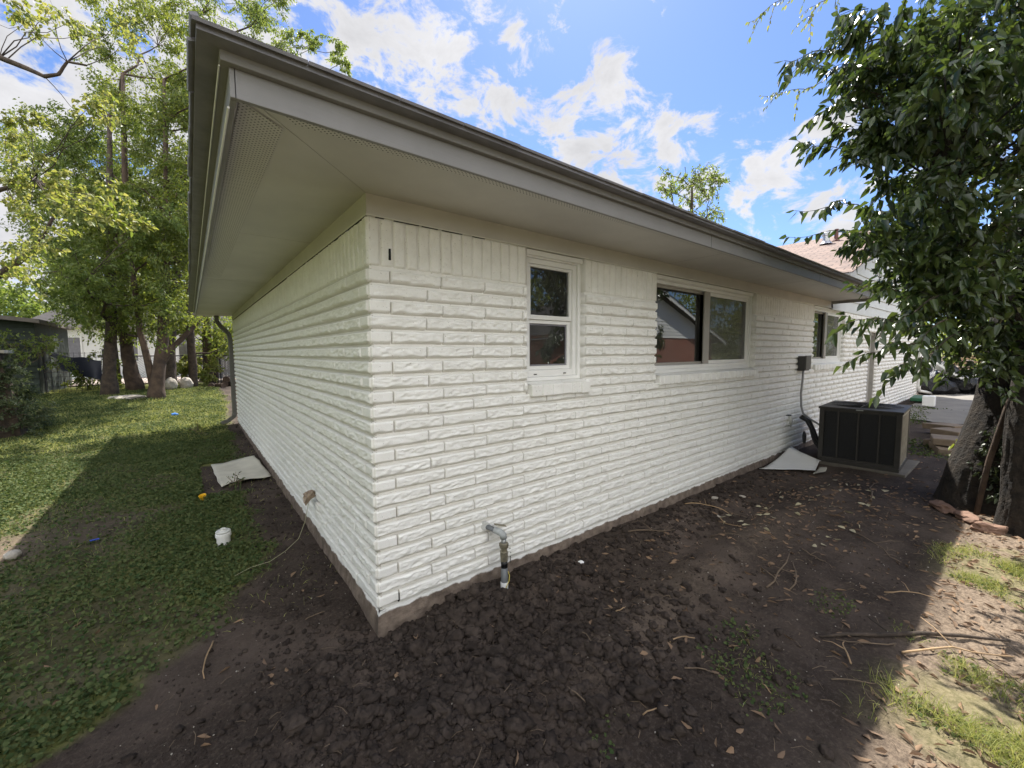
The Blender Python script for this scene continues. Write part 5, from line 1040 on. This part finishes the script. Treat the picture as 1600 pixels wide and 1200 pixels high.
# far wall of greenery beyond the fences
cl = []
for k in range(300):
    a = rr_.uniform(-26, 9); cl.append((a, 34+rr_.uniform(-3, 5), rr_.uniform(.8, 7.5)*(.55+.45*math.sin(a*.7)**2)+.6, rr_.uniform(.9, 1.6)))
V, F, tw = clump_leaves(cl, 200, .26, .16)
tag(mesh_np('far_woods', V, F, LEAF['mid']), 'mass of pale green trees far beyond the back fence', 'woods', kind='stuff')
cl = []
for k in range(150):
    a = rr_.uniform(-14, 8); cl.append((38+rr_.uniform(-3, 6), a, rr_.uniform(.8, 5.5), rr_.uniform(.9, 1.6)))
for k in range(330):
    a = rr_.uniform(-16, 62); cl.append((a, -18+rr_.uniform(-3, 2), rr_.uniform(.8, 10), rr_.uniform(1.0, 1.9)))
for k in range(260):  # belt left of view, added to bounce green and cut sky light on the wall
    a = rr_.uniform(-10, 16); cl.append((-11+rr_.uniform(-3, 2), a, rr_.uniform(.6, 9), rr_.uniform(1.0, 1.7)))
V, F, tw = clump_leaves(cl, 170, .26, .16)
tag(mesh_np('far_hedge', V, F, LEAF['deep']), 'dense belt of dark trees around the neighbouring plots', 'woods', kind='stuff')

# ---------------------------------------------------------------- buildings and fences behind the left yard
m_shedw = mat('dark_green_boards', (.038, .052, .040), .8, var=.45, vscale=3, bump=.3, bscale=12)
sh_ = empty('garden_shed', (-4.6, 17.0, .25)); tag(sh_, 'dark green weathered board shed with a low sloping roof', 'shed')
wl = MB(); 
for k in range(12):
    z = k*.2; wl.add([(-5.5, -.02, z), (-.0, -.02, z), (-.0, .01, z+.2), (-5.5, .01, z+.2)], [(0, 1, 2, 3)]); wl.add([(-5.5, -.02, z), (0, -.02, z), (0, .01, z), (-5.5, .01, z)], [(3, 2, 1, 0)])
wl.box(-5.5, 0, .012, 4.5, -.3, 2.4); wl.build('wall', m_shedw, sh_)
MB().add([(-5.6, -.35, 2.95), (.18, -.35, 2.32), (.18, 4.6, 2.32), (-5.6, 4.6, 2.95), (-5.6, -.35, 3.07), (.18, -.35, 2.44), (.18, 4.6, 2.44), (-5.6, 4.6, 3.07)], [(0, 3, 2, 1), (4, 5, 6, 7), (0, 1, 5, 4), (1, 2, 6, 5), (2, 3, 7, 6), (3, 0, 4, 7)]).build('roof', mat('weathered_shed_roof', (.16, .14, .12), .9, var=.3), sh_)
hw = empty('white_house', (-3.5, 27, .3)); tag(hw, 'white walled neighbouring house seen between the tree trunks', 'house')
wb = MB(); wb.box(-3.2, 5, 0, 6, -.5, 2.7); wb.build('wall', m_vinyl, hw)
MB().add([(-3.6, -.5, 2.65), (5.4, -.5, 2.65), (5.4, 6.5, 2.65), (-3.6, 6.5, 2.65), (-2, 3, 4.2), (4, 3, 4.2)], [(0, 1, 5, 4), (1, 2, 5), (2, 3, 4, 5), (3, 0, 4)]).build('roof', m_grey_shingle, hw)
for x in (-1.9, .2, 2.6):
    w_ = MB().ring(x-.4, x+.4, .9, 2.2, .06, -.04, -.001).build('window', m_vinyl, hw); MB().box(x-.34, x+.34, -.012, -.002, .96, 2.14).build('pane', m_drip, w_)
# mesh gate in front of bright ground, tarp over it
m_wire = mat('dark_wire', (.03, .03, .03), .6)
gt = empty('mesh_gate', (-3.95, 17.3, G(-4, 17.3))); tag(gt, 'dark wire mesh gate panel with square openings beside the shed', 'gate')
mg = MB()
for k in range(11): mg.tube([(-.55+.13*k, 0, .05), (-.55+.13*k, 0, 1.35)], .007, 4)
for k in range(9): mg.tube([(-.55, 0, .08+.155*k), (.8, 0, .08+.155*k)], .007, 4)
mg.build('mesh', m_wire, gt)
MB().tube([(-.57, 0, -.1), (-.57, 0, 1.45)], .03, 8).tube([(.8, 0, -.1), (.8, 0, 1.45)], .025, 8).build('post', m_wire, gt)
u = np.linspace(0, 1, 16); U, V_ = np.meshgrid(u, u)
TP = np.stack([-4.35+1.15*U, 17.22-.12*np.sin(U*9)*V_, 1.62-.22*U-(.45+.25*U-.4*(U < .2))*V_+.03*np.sin(U*12+V_*4)], -1).reshape(-1, 3); id_ = np.arange(256).reshape(16, 16)
tag(mesh_np('tarpaulin', TP, np.stack([id_[:-1, :-1], id_[:-1, 1:], id_[1:, 1:], id_[1:, :-1]], -1).reshape(-1, 4), mat('navy_tarp', (.012, .014, .03), .5), smooth=True), 'dark navy tarpaulin hung over the mesh gate', 'tarpaulin')
ps_ = MB().box(-6, 2, 20.6, 26.5, .0, .40); tag(ps_.build('parking_pad', mat('bright_gravel', (.42, .34, .29), .9, var=.25)), kind='structure')
# chain link fence
cf = empty('chain_link_fence', (-2.8, 19.2, G(-2, 19))); tag(cf, 'low chain link fence with a top rail running behind the tree trunks', 'fence')
MB().tube([(0, 0, 1.2), (7.5, .4, 1.2)], .022, 6).build('top_rail', m_wire, cf)
for k in range(6): MB().tube([(k*1.5, k*.08, -.2), (k*1.5, k*.08, 1.24)], .028, 6).build('post', m_wire, cf)
ml_ = MB()
for k in range(75):
    x = k*.1
    for sg in (1, -1):
        x2 = x+sg*1.15
        xa, za, xb, zb = x, .02, x2, 1.17
        if x2 > 7.5: zb = .02+1.15*(7.5-x)/1.15; xb = 7.5
        if x2 < 0: zb = .02+1.15*x/1.15; xb = 0
        if abs(zb-za) > .05: ml_.tube([(xa, xa*.053, za), (xb, xb*.053, zb)], .004, 3, cap=False)
ml_.build('chain_mesh', m_wire, cf)
m_greyf = mat('grey_fence_boards', (.26, .25, .235), .85, var=.3, vscale=4)
pf = empty('board_fence', (-1.2, 22.5, .3)); tag(pf, 'weathered grey board fence beyond the chain link next to the house corner', 'fence')
fbm_ = MB()
for k in range(40): fbm_.box(k*.14, k*.14+.13, 0, .02, -.3, 1.75+random.uniform(-.02, .02))
fbm_.build('boards', m_greyf, pf); MB().box(0, 5.6, .021, .06, .4, .5).build('rail', m_greyf, pf); MB().box(0, 5.6, .021, .06, 1.3, 1.4).build('rail', m_greyf, pf)
for k, (x, y, s, lab) in enumerate([(-1.38, 16.2, (.19, .19, .23), 'left one of two rounded pale stone blocks behind the trunks'), (-.98, 16.4, (.20, .19, .23), 'right one of two rounded pale stone blocks behind the trunks')]):
    rock('stone_block', (x, y, G(x, y)+.2), s, m_stone, lab, 'stone', 'pale stone blocks behind the trunks', seed=k+120, amp=.2)
for k, (x, y, s, dz) in enumerate([(.25, 18.3, .13, .1), (.55, 18.4, .12, .1), (.4, 18.35, .13, .3), (-.2, 17.6, .1, .06), (.05, 17.5, .1, .06)]):
    o = MB().tube([(0, -.25, 0), (0, .25, 0)], s, 12).build('log', m_bark2, loc=(x, y, G(x, y)+dz)); o.rotation_euler = (0, 0, .5*math.sin(k*2))
    tag(o, ['lower left cut log against the fence', 'lower right cut log against the fence', 'top cut log resting on the other two', 'short log lying in the grass near the fence', 'small log end beside the short log'][k], 'log', 'cut logs by the fence')

# neighbour behind the camera, mirrored in the sliding window
m_redbrick = mat('red_brick', (.36, .15, .10), .85, bump=.4, bscale=30, var=.3, vscale=9, bdist=.01)
n, l, p = nodes(m_redbrick); src = p.inputs['Base Color'].links[0].from_socket
tcn = n.new('ShaderNodeTexCoord'); mpn = n.new('ShaderNodeMapping'); mpn.inputs['Rotation'].default_value = (R(90), 0, 0); l.new(tcn.outputs['Object'], mpn.inputs[0])
br = n.new('ShaderNodeTexBrick'); l.new(mpn.outputs[0], br.inputs['Vector']); br.inputs['Scale'].default_value = 1; br.inputs['Brick Width'].default_value = .22; br.inputs['Row Height'].default_value = .08; br.inputs['Mortar Size'].default_value = .008
br.inputs['Color1'].default_value = (1, 1, 1, 1); br.inputs['Color2'].default_value = (.75, .7, .7, 1); br.inputs['Mortar'].default_value = (.9, .95, .95, 1)
mm = n.new('ShaderNodeMix'); mm.data_type = 'RGBA'; mm.blend_type = 'MULTIPLY'; mm.inputs[0].default_value = 1; l.new(src, mm.inputs[6]); l.new(br.outputs['Color'], mm.inputs[7]); l.new(mm.outputs[2], p.inputs['Base Color'])
nh = empty('neighbour_house', (15.4, -8, 0)); tag(nh, 'red brick neighbouring house with a white sided gable, mirrored in the sliding window', 'house')
MB().box(-6.2, 5.4, -6, 0, -.3, 2.2).build('wall', m_redbrick, nh)
gs = MB(); z = 2.2
while z < 4.05:
    z2 = z+.15; h = 5.6*(4.2-z)/2.0; h2 = 5.6*max(.0, 4.2-z2)/2.0
    gs.add([(-h, .03, z), (h, .03, z), (h2, .012, z2), (-h2, .012, z2)], [(3, 2, 1, 0)]); gs.add([(-h, .03, z), (h, .03, z), (h, .01, z), (-h, .01, z)], [(0, 1, 2, 3)]); z = z2
gs.build('gable_siding', m_vinyl, nh)
rb = MB()
for sg in (1, -1):
    a = Vector((sg*6.3, .35, 1.98)); b_ = Vector((0, .35, 4.28)); rb.obox((a+b_)/2, (b_-a)/2, (0, .02, 0), (0, 0, .10))
rb.build('rake_board', m_vinyl, nh)
MB().add([(-6.4, .4, 2.02), (0, .4, 4.38), (0, -6.4, 4.38), (-6.4, -6.4, 2.02), (6.4, .4, 2.02), (6.4, -6.4, 2.02)], [(0, 1, 2, 3), (1, 4, 5, 2)]).build('roof', m_grey_shingle, nh)
nf = MB()
for k in range(70): nf.box(-8+k*.16, -8+k*.16+.15, -7.2, -7.17, -.2, 1.75)
tag(nf.build('privacy_fence', mat('tan_fence_boards', (.34, .29, .21), .85, var=.3, vscale=4)), 'tan board fence behind the camera mirrored in the windows', 'fence')

# ---------------------------------------------------------------- soil clods
import bmesh
def ico(sub):
    bm = bmesh.new(); bmesh.ops.create_icosphere(bm, subdivisions=sub, radius=1); v = np.array([tuple(q.co) for q in bm.verts]); f = np.array([[q.index for q in fc.verts] for fc in bm.faces]); bm.free(); return v, f
def lumps(name, P, S, sub, m, lab, cat, amp=.55, flat=.7):
    v, f = ico(sub); n_ = len(P); k = len(v)
    ph = rng.random((n_, 1, 1))*40
    A = np.broadcast_to(v[None], (n_, k, 3))
    ang = rng.random(n_)*6.28; c, s = np.cos(ang)[:, None], np.sin(ang)[:, None]
    dsp = 1-.25*np.abs(fbm(A[..., 0]*3.1+ph[..., 0], A[..., 2]*3.3+A[..., 1]*2.7, 2, 13))+amp*fbm(A[..., 0]*1.6+ph[..., 0], A[..., 1]*1.6+A[..., 2]*1.9+ph[..., 0], 3, 5)+amp*.8*fbm(A[..., 2]*3+ph[..., 0], A[..., 0]*3-A[..., 1]*2.6, 2, 7)
    sc = S[:, None]*np.stack([rng.uniform(.8, 1.35, n_), rng.uniform(.7, 1.1, n_), rng.uniform(.55, .9, n_)*flat/.7], -1)
    Q = A*dsp[..., None]*sc[:, None]
    X = Q[..., 0]*c-Q[..., 1]*s; Y = Q[..., 0]*s+Q[..., 1]*c
    V = np.stack([X, Y, Q[..., 2]], -1)+P[:, None]
    F = (f[None]+(np.arange(n_)*k)[:, None, None]).reshape(-1, 3)
    return tag(mesh_np(name, V.reshape(-1, 3), F, m), lab, cat, kind='stuff')
def scatter(n_, cx, cy, sx_, sy_, smin, smax, pw=3):
    x = rng.normal(cx, sx_, n_); y = rng.normal(cy, sy_, n_); s = smin+(smax-smin)*rng.random(n_)**pw
    return x, y, s
xs_, ys_, ss_ = [], [], []
for a in [(2600, .40, -.60, .50, .33, .006, .030, 3), (1100, -.15, -.2, .3, .45, .005, .022, 3), (1200, .8, -1.1, .6, .28, .005, .028, 3), (1200, 1.6, -.30, 1.3, .16, .006, .026, 3), (700, 3.2, -.3, 1.6, .18, .006, .025, 2), (5000, 1.6, -1.0, 1.7, .6, .0022, .008, 3), (3500, -.6, -.9, .6, .6, .0025, .009, 2), (1400, -.35, 1.6, .3, 1.6, .004, .016, 3), (500, -.2, 6, .2, 2, .005, .018, 2), (210, .42, -.55, .48, .27, .020, .046, 2), (60, .85, -1.15, .4, .18, .016, .036, 1.5), (60, .9, -.16, .7, .07, .018, .036, 1.5)]:
    x, y, s = scatter(*a); xs_.append(x); ys_.append(y); ss_.append(s)
x, y, s = map(np.concatenate, (xs_, ys_, ss_)); ok = ~((x > -.03) & (y > -.03)) & (y > -3) & (y < 9.5) & (x < 6.3)
x, y, s = x[ok], y[ok], s[ok]; P_ = np.stack([x, y, gz(x, y)+s*.25], -1)
big = s > .012; huge = s > .017
lumps('soil_lumps', P_[huge], s[huge], 3, m_clod, 'coarse crusty lumps of dug soil around the house corner', 'soil')
big = big & ~huge
lumps('soil_clods', P_[big], s[big], 2, m_clod, 'lumps of freshly dug dark soil heaped around the house corner', 'soil')
small = s <= .012
lumps('soil_crumbs', P_[small], s[small], 1, m_clod, 'fine dark soil crumbs scattered over the dug ground', 'soil')
hx = [(-.55, -.42), (.02, -.62), (.35, -.5), (.62, -.95), (.80, -1.32), (.9, -1.18), (.1, -.35), (.5, -.3), (-.35, -.15), (.25, -.85), (.72, -.5), (.55, -1.25), (-.3, -.6), (.95, -.6), (.18, -1.1)]
P_ = np.array([(a, b_, float(gz(a, b_))+.012) for a, b_ in hx]); lumps('large_clods', P_, rng.uniform(.045, .070, len(hx)), 4, m_clod, 'largest crusty soil lumps lying before the house corner', 'soil', amp=.5)
# tiny pale grit
x = rng.uniform(-1.2, 4.5, 900); y = rng.uniform(-2, 1.5, 900); ok = ~((x > -.03) & (y > -.03)); x, y = x[ok], y[ok]
lumps('grit', np.stack([x, y, gz(x, y)+.003], -1), rng.uniform(.0015, .005, len(x)), 1, m_stone, 'tiny pale grit scattered over the soil', 'grit')

# ---------------------------------------------------------------- dead leaves and twigs
xs_ = [rng.normal(4.3, 1.0, 260), rng.uniform(.8, 6, 420), rng.uniform(1.2, 5.5, 1000), rng.uniform(-1.6, 1.2, 70), rng.uniform(4.6, 8.5, 160)]
ys_ = [rng.normal(-.9, .38, 260), rng.uniform(-1.9, -.2, 420), rng.uniform(-3.4, -2.0, 1000), rng.uniform(-1.8, 1.5, 70), rng.uniform(-2.2, -1.2, 160)]
x, y = np.concatenate(xs_), np.concatenate(ys_); ok = ~((x > -.05) & (y > -.05)); x, y = x[ok], y[ok]; n_ = len(x)
Dd = rng.normal(size=(n_, 3))*np.array([1, 1, .12]); V, F = leaves(np.stack([x, y, gz(x, y)+.010], -1), Dd, rng.uniform(.03, .075, n_), rng.uniform(.012, .03, n_), fold=.35)
# lay them flat: squash heights about the ground
V[:, 2] = np.clip(V[:, 2], gz(V[:, 0], V[:, 1])+.003, gz(V[:, 0], V[:, 1])+.026)
tag(mesh_np('fallen_leaves', V, F, LEAF['dead']), 'dry tan and brown fallen leaves scattered on the soil', 'leaves', kind='stuff')
xs_ = rng.uniform(3.2, 5.6, 45); ys_ = rng.uniform(-1.5, -.5, 45)
V, F = leaves(np.stack([xs_, ys_, gz(xs_, ys_)+.014], -1), rng.normal(size=(45, 3))*np.array([1, 1, .1]), rng.uniform(.06, .09, 45), rng.uniform(.028, .04, 45), fold=.3)
V[:, 2] = np.clip(V[:, 2], gz(V[:, 0], V[:, 1])+.004, gz(V[:, 0], V[:, 1])+.03)
tag(mesh_np('pale_leaves', V, F, mat('pale_dead_leaf', (.42, .38, .26), .6, col2=(.30, .26, .15), isl=1)), 'larger pale fallen leaves lying in front of the air conditioner', 'leaves', kind='stuff')
TW = [[[3.28,-0.15],[3.52,-0.51]],[[3.53,-0.45],[3.54,-0.68]],[[2.2,-0.23],[2.64,-0.38]],[[3.32,-0.48],[3.15,-0.79]],[[3.74,-0.71],[4.09,-0.76]],[[5.03,-1.27],[5.92,-1.34]],[[1.21,-1.21],[1.34,-1.29]],[[1.09,-1.37],[1.22,-1.51]],[[1.61,-1.87],[1.77,-1.99]],[[1.31,-1.65],[1.29,-1.7]],[[2.37,-1.4],[2.82,-1.33]],[[2.55,-1.21],[2.37,-1.34]],[[2.86,-1.84],[2.99,-2.1]],[[2.24,-1.99],[2.0,-1.79]],[[3.86,-1.4],[3.53,-1.87]],[[1.17,-0.87],[1.26,-0.87]],[[1.68,-1.97],[1.58,-2.07]],[[2.3,-1.24],[2.98,-1.31]],[[1.83,-1.87],[2.04,-1.83]],[[2.83,-0.65],[2.86,-0.92]],[[-0.35,0.34],[-0.24,0.38]],[[-0.84,0.49],[-0.84,0.2]],[[-0.88,7.54],[-0.21,6.98]],[[2.54,-2.32],[2.29,-2.46]],[[2.22,-2.0],[2.55,-2.45]],[[0.86,-0.85],[0.77,-1.02]],[[0.24,0.12],[0.25,-0.02]],[[0.69,-1.4],[0.82,-1.42]],[[3.11,-1.27],[3.02,-1.47]],[[0.52,-1.09],[0.54,-1.24]]]
tl = MB()
for k in range(1100):
    x, y = random.uniform(-1.2, 5.6), random.uniform(-3.4, .2)
    if x > -.1 and y > -.08: continue
    a = random.uniform(0, 6.28); L_ = random.uniform(.015, .09); dx_, dy_ = math.cos(a)*L_, math.sin(a)*L_
    z = float(gz(x, y))+.008; tl.tube([(x, y, z), (x+dx_*.5+.006, y+dy_*.5, z+.008), (x+dx_, y+dy_, float(gz(x+dx_, y+dy_))+.006)], random.uniform(.0009, .0022), 3, cap=False)
tag(tl.build('twig_litter', m_twig), 'tiny broken twig bits scattered over the soil', 'twigs', kind='stuff')
TWO = []
for k, (a, b_) in enumerate(TW):
    a, b_ = np.array(a), np.array(b_); L_ = np.linalg.norm(b_-a); n_ = 7; pts = []
    pr_ = np.array([-(b_-a)[1], (b_-a)[0]])/max(L_, 1e-6)
    for i in range(n_):
        t_ = i/(n_-1); q = a+(b_-a)*t_+pr_*L_*(.10*math.sin(t_*3.1+k)+random.uniform(-.02, .02)); pts.append((q[0], q[1], float(gz(q[0], q[1]))+.012+.012*math.sin(t_*3.1)))
    r_ = .003+.006*min(1, L_*.9)*(.6+.8*random.random())
    m_ = MB().tube(pts, [r_*(1-.5*i/n_) for i in range(n_)], 6)
    if L_ > .2 and k % 2 == 0:
        q = Vector(pts[3]); m_.tube([q, q+Vector((pr_[0]*.08*L_/.3, pr_[1]*.08*L_/.3, .015)), q+Vector((pr_[0]*.14*L_/.3, pr_[1]*.14*L_/.3, .005))], [r_*.6, r_*.4, r_*.2], 4)
    o = m_.build('twig', m_twig if k % 3 else m_wood, smooth=True)
    if k == 16: tag(o, 'long straight stick crossing from the shade into the sunlit strip on the right', 'stick')
    elif k == 24: tag(o, 'long curved stick in the sunlit grass at the lower right', 'stick')
    else:
        tag(o, 'x', 'twig', 'dry twigs lying on the soil'); m0 = (a+b_)/2; TWO.append((o, m0, L_))
zone = lambda m0: ('loose soil close along the front wall' if -m0[1] < .75 and m0[0] > 1.0 else 'clods around the house corner' if m0[0] <= 1.0 and m0[1] < .3 and m0[0] > -.2 else 'side yard near the clover' if m0[0] <= -.2 else
    'ground by the shadow edge at the lower right' if -m0[1] > 1.6 else 'trampled soil towards the air conditioner' if m0[0] > 2.7 else 'bare soil in the middle of the yard')
ORD = ['nearest', 'second nearest', 'third nearest', 'fourth nearest', 'fifth nearest', 'sixth nearest', 'seventh nearest', 'eighth nearest', 'ninth nearest', 'tenth nearest']
zs_ = {}
for o, m0, L_ in sorted(TWO, key=lambda q: math.hypot(q[1][0]-CP[0], q[1][1]-CP[1])):
    zn = zone(m0); k = zs_.get(zn, 0); zs_[zn] = k+1
    o['label'] = '%s %s dry twig on the %s' % (ORD[min(k, 9)], 'long' if L_ > .3 else 'short', zn)
brp = [(1.95, -1.72), (2.08, -1.80), (2.25, -1.93), (2.45, -2.08), (2.6, -2.22), (2.75, -2.4)]
lg = MB().tube([(x, y, float(gz(x, y))+.02) for x, y in brp], [.006, .010, .012, .012, .010, .006], 8)
lg.tube([(2.3, -1.95, float(gz(2.3, -1.95))+.03), (2.33, -1.85, float(gz(2.3, -1.9))+.05)], [.006, .003], 6)
tag(lg.build('fallen_branch', m_bark, smooth=True), 'mossy fallen branch lying across the shadow edge on the right', 'branch')

# ---------------------------------------------------------------- ground cover and grass
def cover_leaves(n_, x0, x1, y0, y1, L0, L1, hgt, dens=lambda x, y: cover_at(x, y)):
    x = rng.uniform(x0, x1, n_); y = rng.uniform(y0, y1, n_); c = dens(x, y); ok = rng.random(n_) < c; x, y, c = x[ok], y[ok], c[ok]
    n_ = len(x); z = gz(x, y)+.004+hgt*rng.random(n_)*(.4+.6*c)*(.6+.8*vn(x*5, y*5, 3))
    D_ = rng.normal(size=(n_, 3))*np.array([1, 1, .22]); L_ = rng.uniform(L0, L1, n_)
    return leaves(np.stack([x, y, z], -1), D_, L_, L_*rng.uniform(.75, .95, n_), fold=.12)
def cat_(ps):
    V, F, o_ = [], [], 0
    for v, f in ps: V.append(v); F.append(f+o_); o_ += len(v)
    return np.concatenate(V), np.concatenate(F)
V, F = cat_([cover_leaves(95000, -3.0, 0, -1.5, 3.2, .014, .030, .045), cover_leaves(85000, -3.6, 0, 3.2, 8, .018, .034, .05), cover_leaves(90000, -5, .2, 8, 17, .022, .04, .07)])
tag(mesh_np('clover_cover', V, F, LEAF['cover']), 'low clover like ground cover over the side yard', 'ground cover', kind='stuff')
def blades(n_, x0, x1, y0, y1, h0, h1, w_, dens):
    x = rng.uniform(x0, x1, n_); y = rng.uniform(y0, y1, n_); ok = rng.random(n_) < dens(x, y); x, y = x[ok], y[ok]; n_ = len(x)
    h = rng.uniform(h0, h1, n_)*(.5+vn(x*3, y*3, 9)); D_ = rng.normal(size=(n_, 3))*.55; D_[:, 2] = 1
    b_ = np.stack([x, y, gz(x, y)-.005], -1); D_ = unit(D_); S = unit(np.cross(D_, rng.normal(size=(n_, 3))))*w_*.5
    m_ = b_+D_*h[:, None]*.6; t_ = b_+D_*h[:, None]; t_[:, :2] += (D_[:, :2]*h[:, None])*.5; t_[:, 2] -= h*.12
    V = np.stack([b_-S, b_+S, m_+S*.7, m_-S*.7, t_], 1).reshape(-1, 3); base = (np.arange(n_)*5)[:, None]
    F = np.concatenate([base+np.array([[0, 1, 2, 3]]), base+np.array([[3, 2, 4, 4]])], 1).reshape(-1, 4)
    return V, F
def blades_mesh(name, parts, m, lab):
    V, F = cat_(parts)
    quads = F[F[:, 2] != F[:, 3]]; tris = F[F[:, 2] == F[:, 3]][:, :3]
    me = bpy.data.meshes.new(name); me.vertices.add(len(V)); me.vertices.foreach_set('co', V.astype(np.float32).ravel())
    li = np.concatenate([quads.ravel(), tris.ravel()]).astype(np.int32); me.loops.add(len(li)); me.loops.foreach_set('vertex_index', li)
    st = np.concatenate([np.arange(len(quads))*4, len(quads)*4+np.arange(len(tris))*3]).astype(np.int32); tt = np.concatenate([np.full(len(quads), 4), np.full(len(tris), 3)]).astype(np.int32)
    me.polygons.add(len(st)); me.polygons.foreach_set('loop_start', st); me.polygons.foreach_set('loop_total', tt); me.update(calc_edges=True); me.materials.append(m)
    o = bpy.data.objects.new(name, me); C.objects.link(o); return tag(o, lab, 'grass', kind='stuff')
tuft = lambda x, y: np.clip(cover_at(x, y), 0, 1)*ss(.42, .66, vn(x*4, y*4, 77))
blades_mesh('grass', [blades(90000, -5.2, .5, 7.5, 19, .05, .12, .007, lambda x, y: cover_at(x, y)*.8), blades(40000, -3.2, .0, .5, 7.5, .02, .06, .004, lambda x, y: cover_at(x, y)*.5*ss(-1.4, -2.2, x)+.06),
    blades(110000, .6, 5.2, -3.8, -1.95, .03, .10, .0028, tuft), blades(900, .5, 2.2, -1.9, -1.4, .02, .05, .003, lambda x, y: ss(.62, .75, vn(x*3, y*3, 50)))], LEAF['grass'], 'thin green grass of the lawn and the sunlit strip')
V, F = cat_([cover_leaves(14000, .7, 4.5, -3.6, -1.9, .012, .028, .02, tuft), cover_leaves(2500, .4, 2.6, -2.0, -1.3, .012, .024, .02, lambda x, y: ss(.6, .72, vn(x*3, y*3, 50)))])
tag(mesh_np('weed_cover', V, F, LEAF['cover']), 'patches of small leafy weeds in the sunlit strip', 'weeds', kind='stuff')
V, F = cat_([cover_leaves(9000, 8.2, 14.5, -2.6, -.15, .02, .045, .05, lambda x, y: ss(.45, .65, vn(x*1.6, y*1.6, 60)))])
tag(mesh_np('weed_cover', V, F, LEAF['cover']), 'scattered leafy weeds between the air conditioner and the driveway', 'weeds', kind='stuff')
# seedlings poking up by the board
shrub('seedling', 'few leaved weed sprouting at the near edge of the cream board', [(-.50, 3.72, .02, .09), (-.42, 3.7, .0, .07)], 10, .05, .016, LEAF['cover'], (-.47, 3.7, float(gz(-.47, 3.7))))
shrub('seedling', 'small fresh weed growing near the grey downspout', [(-.75, 7.6, .1, .14), (-.8, 7.7, .2, .12)], 26, .06, .02, LEAF['lime'], (-.78, 7.6, float(gz(-.78, 7.6))))
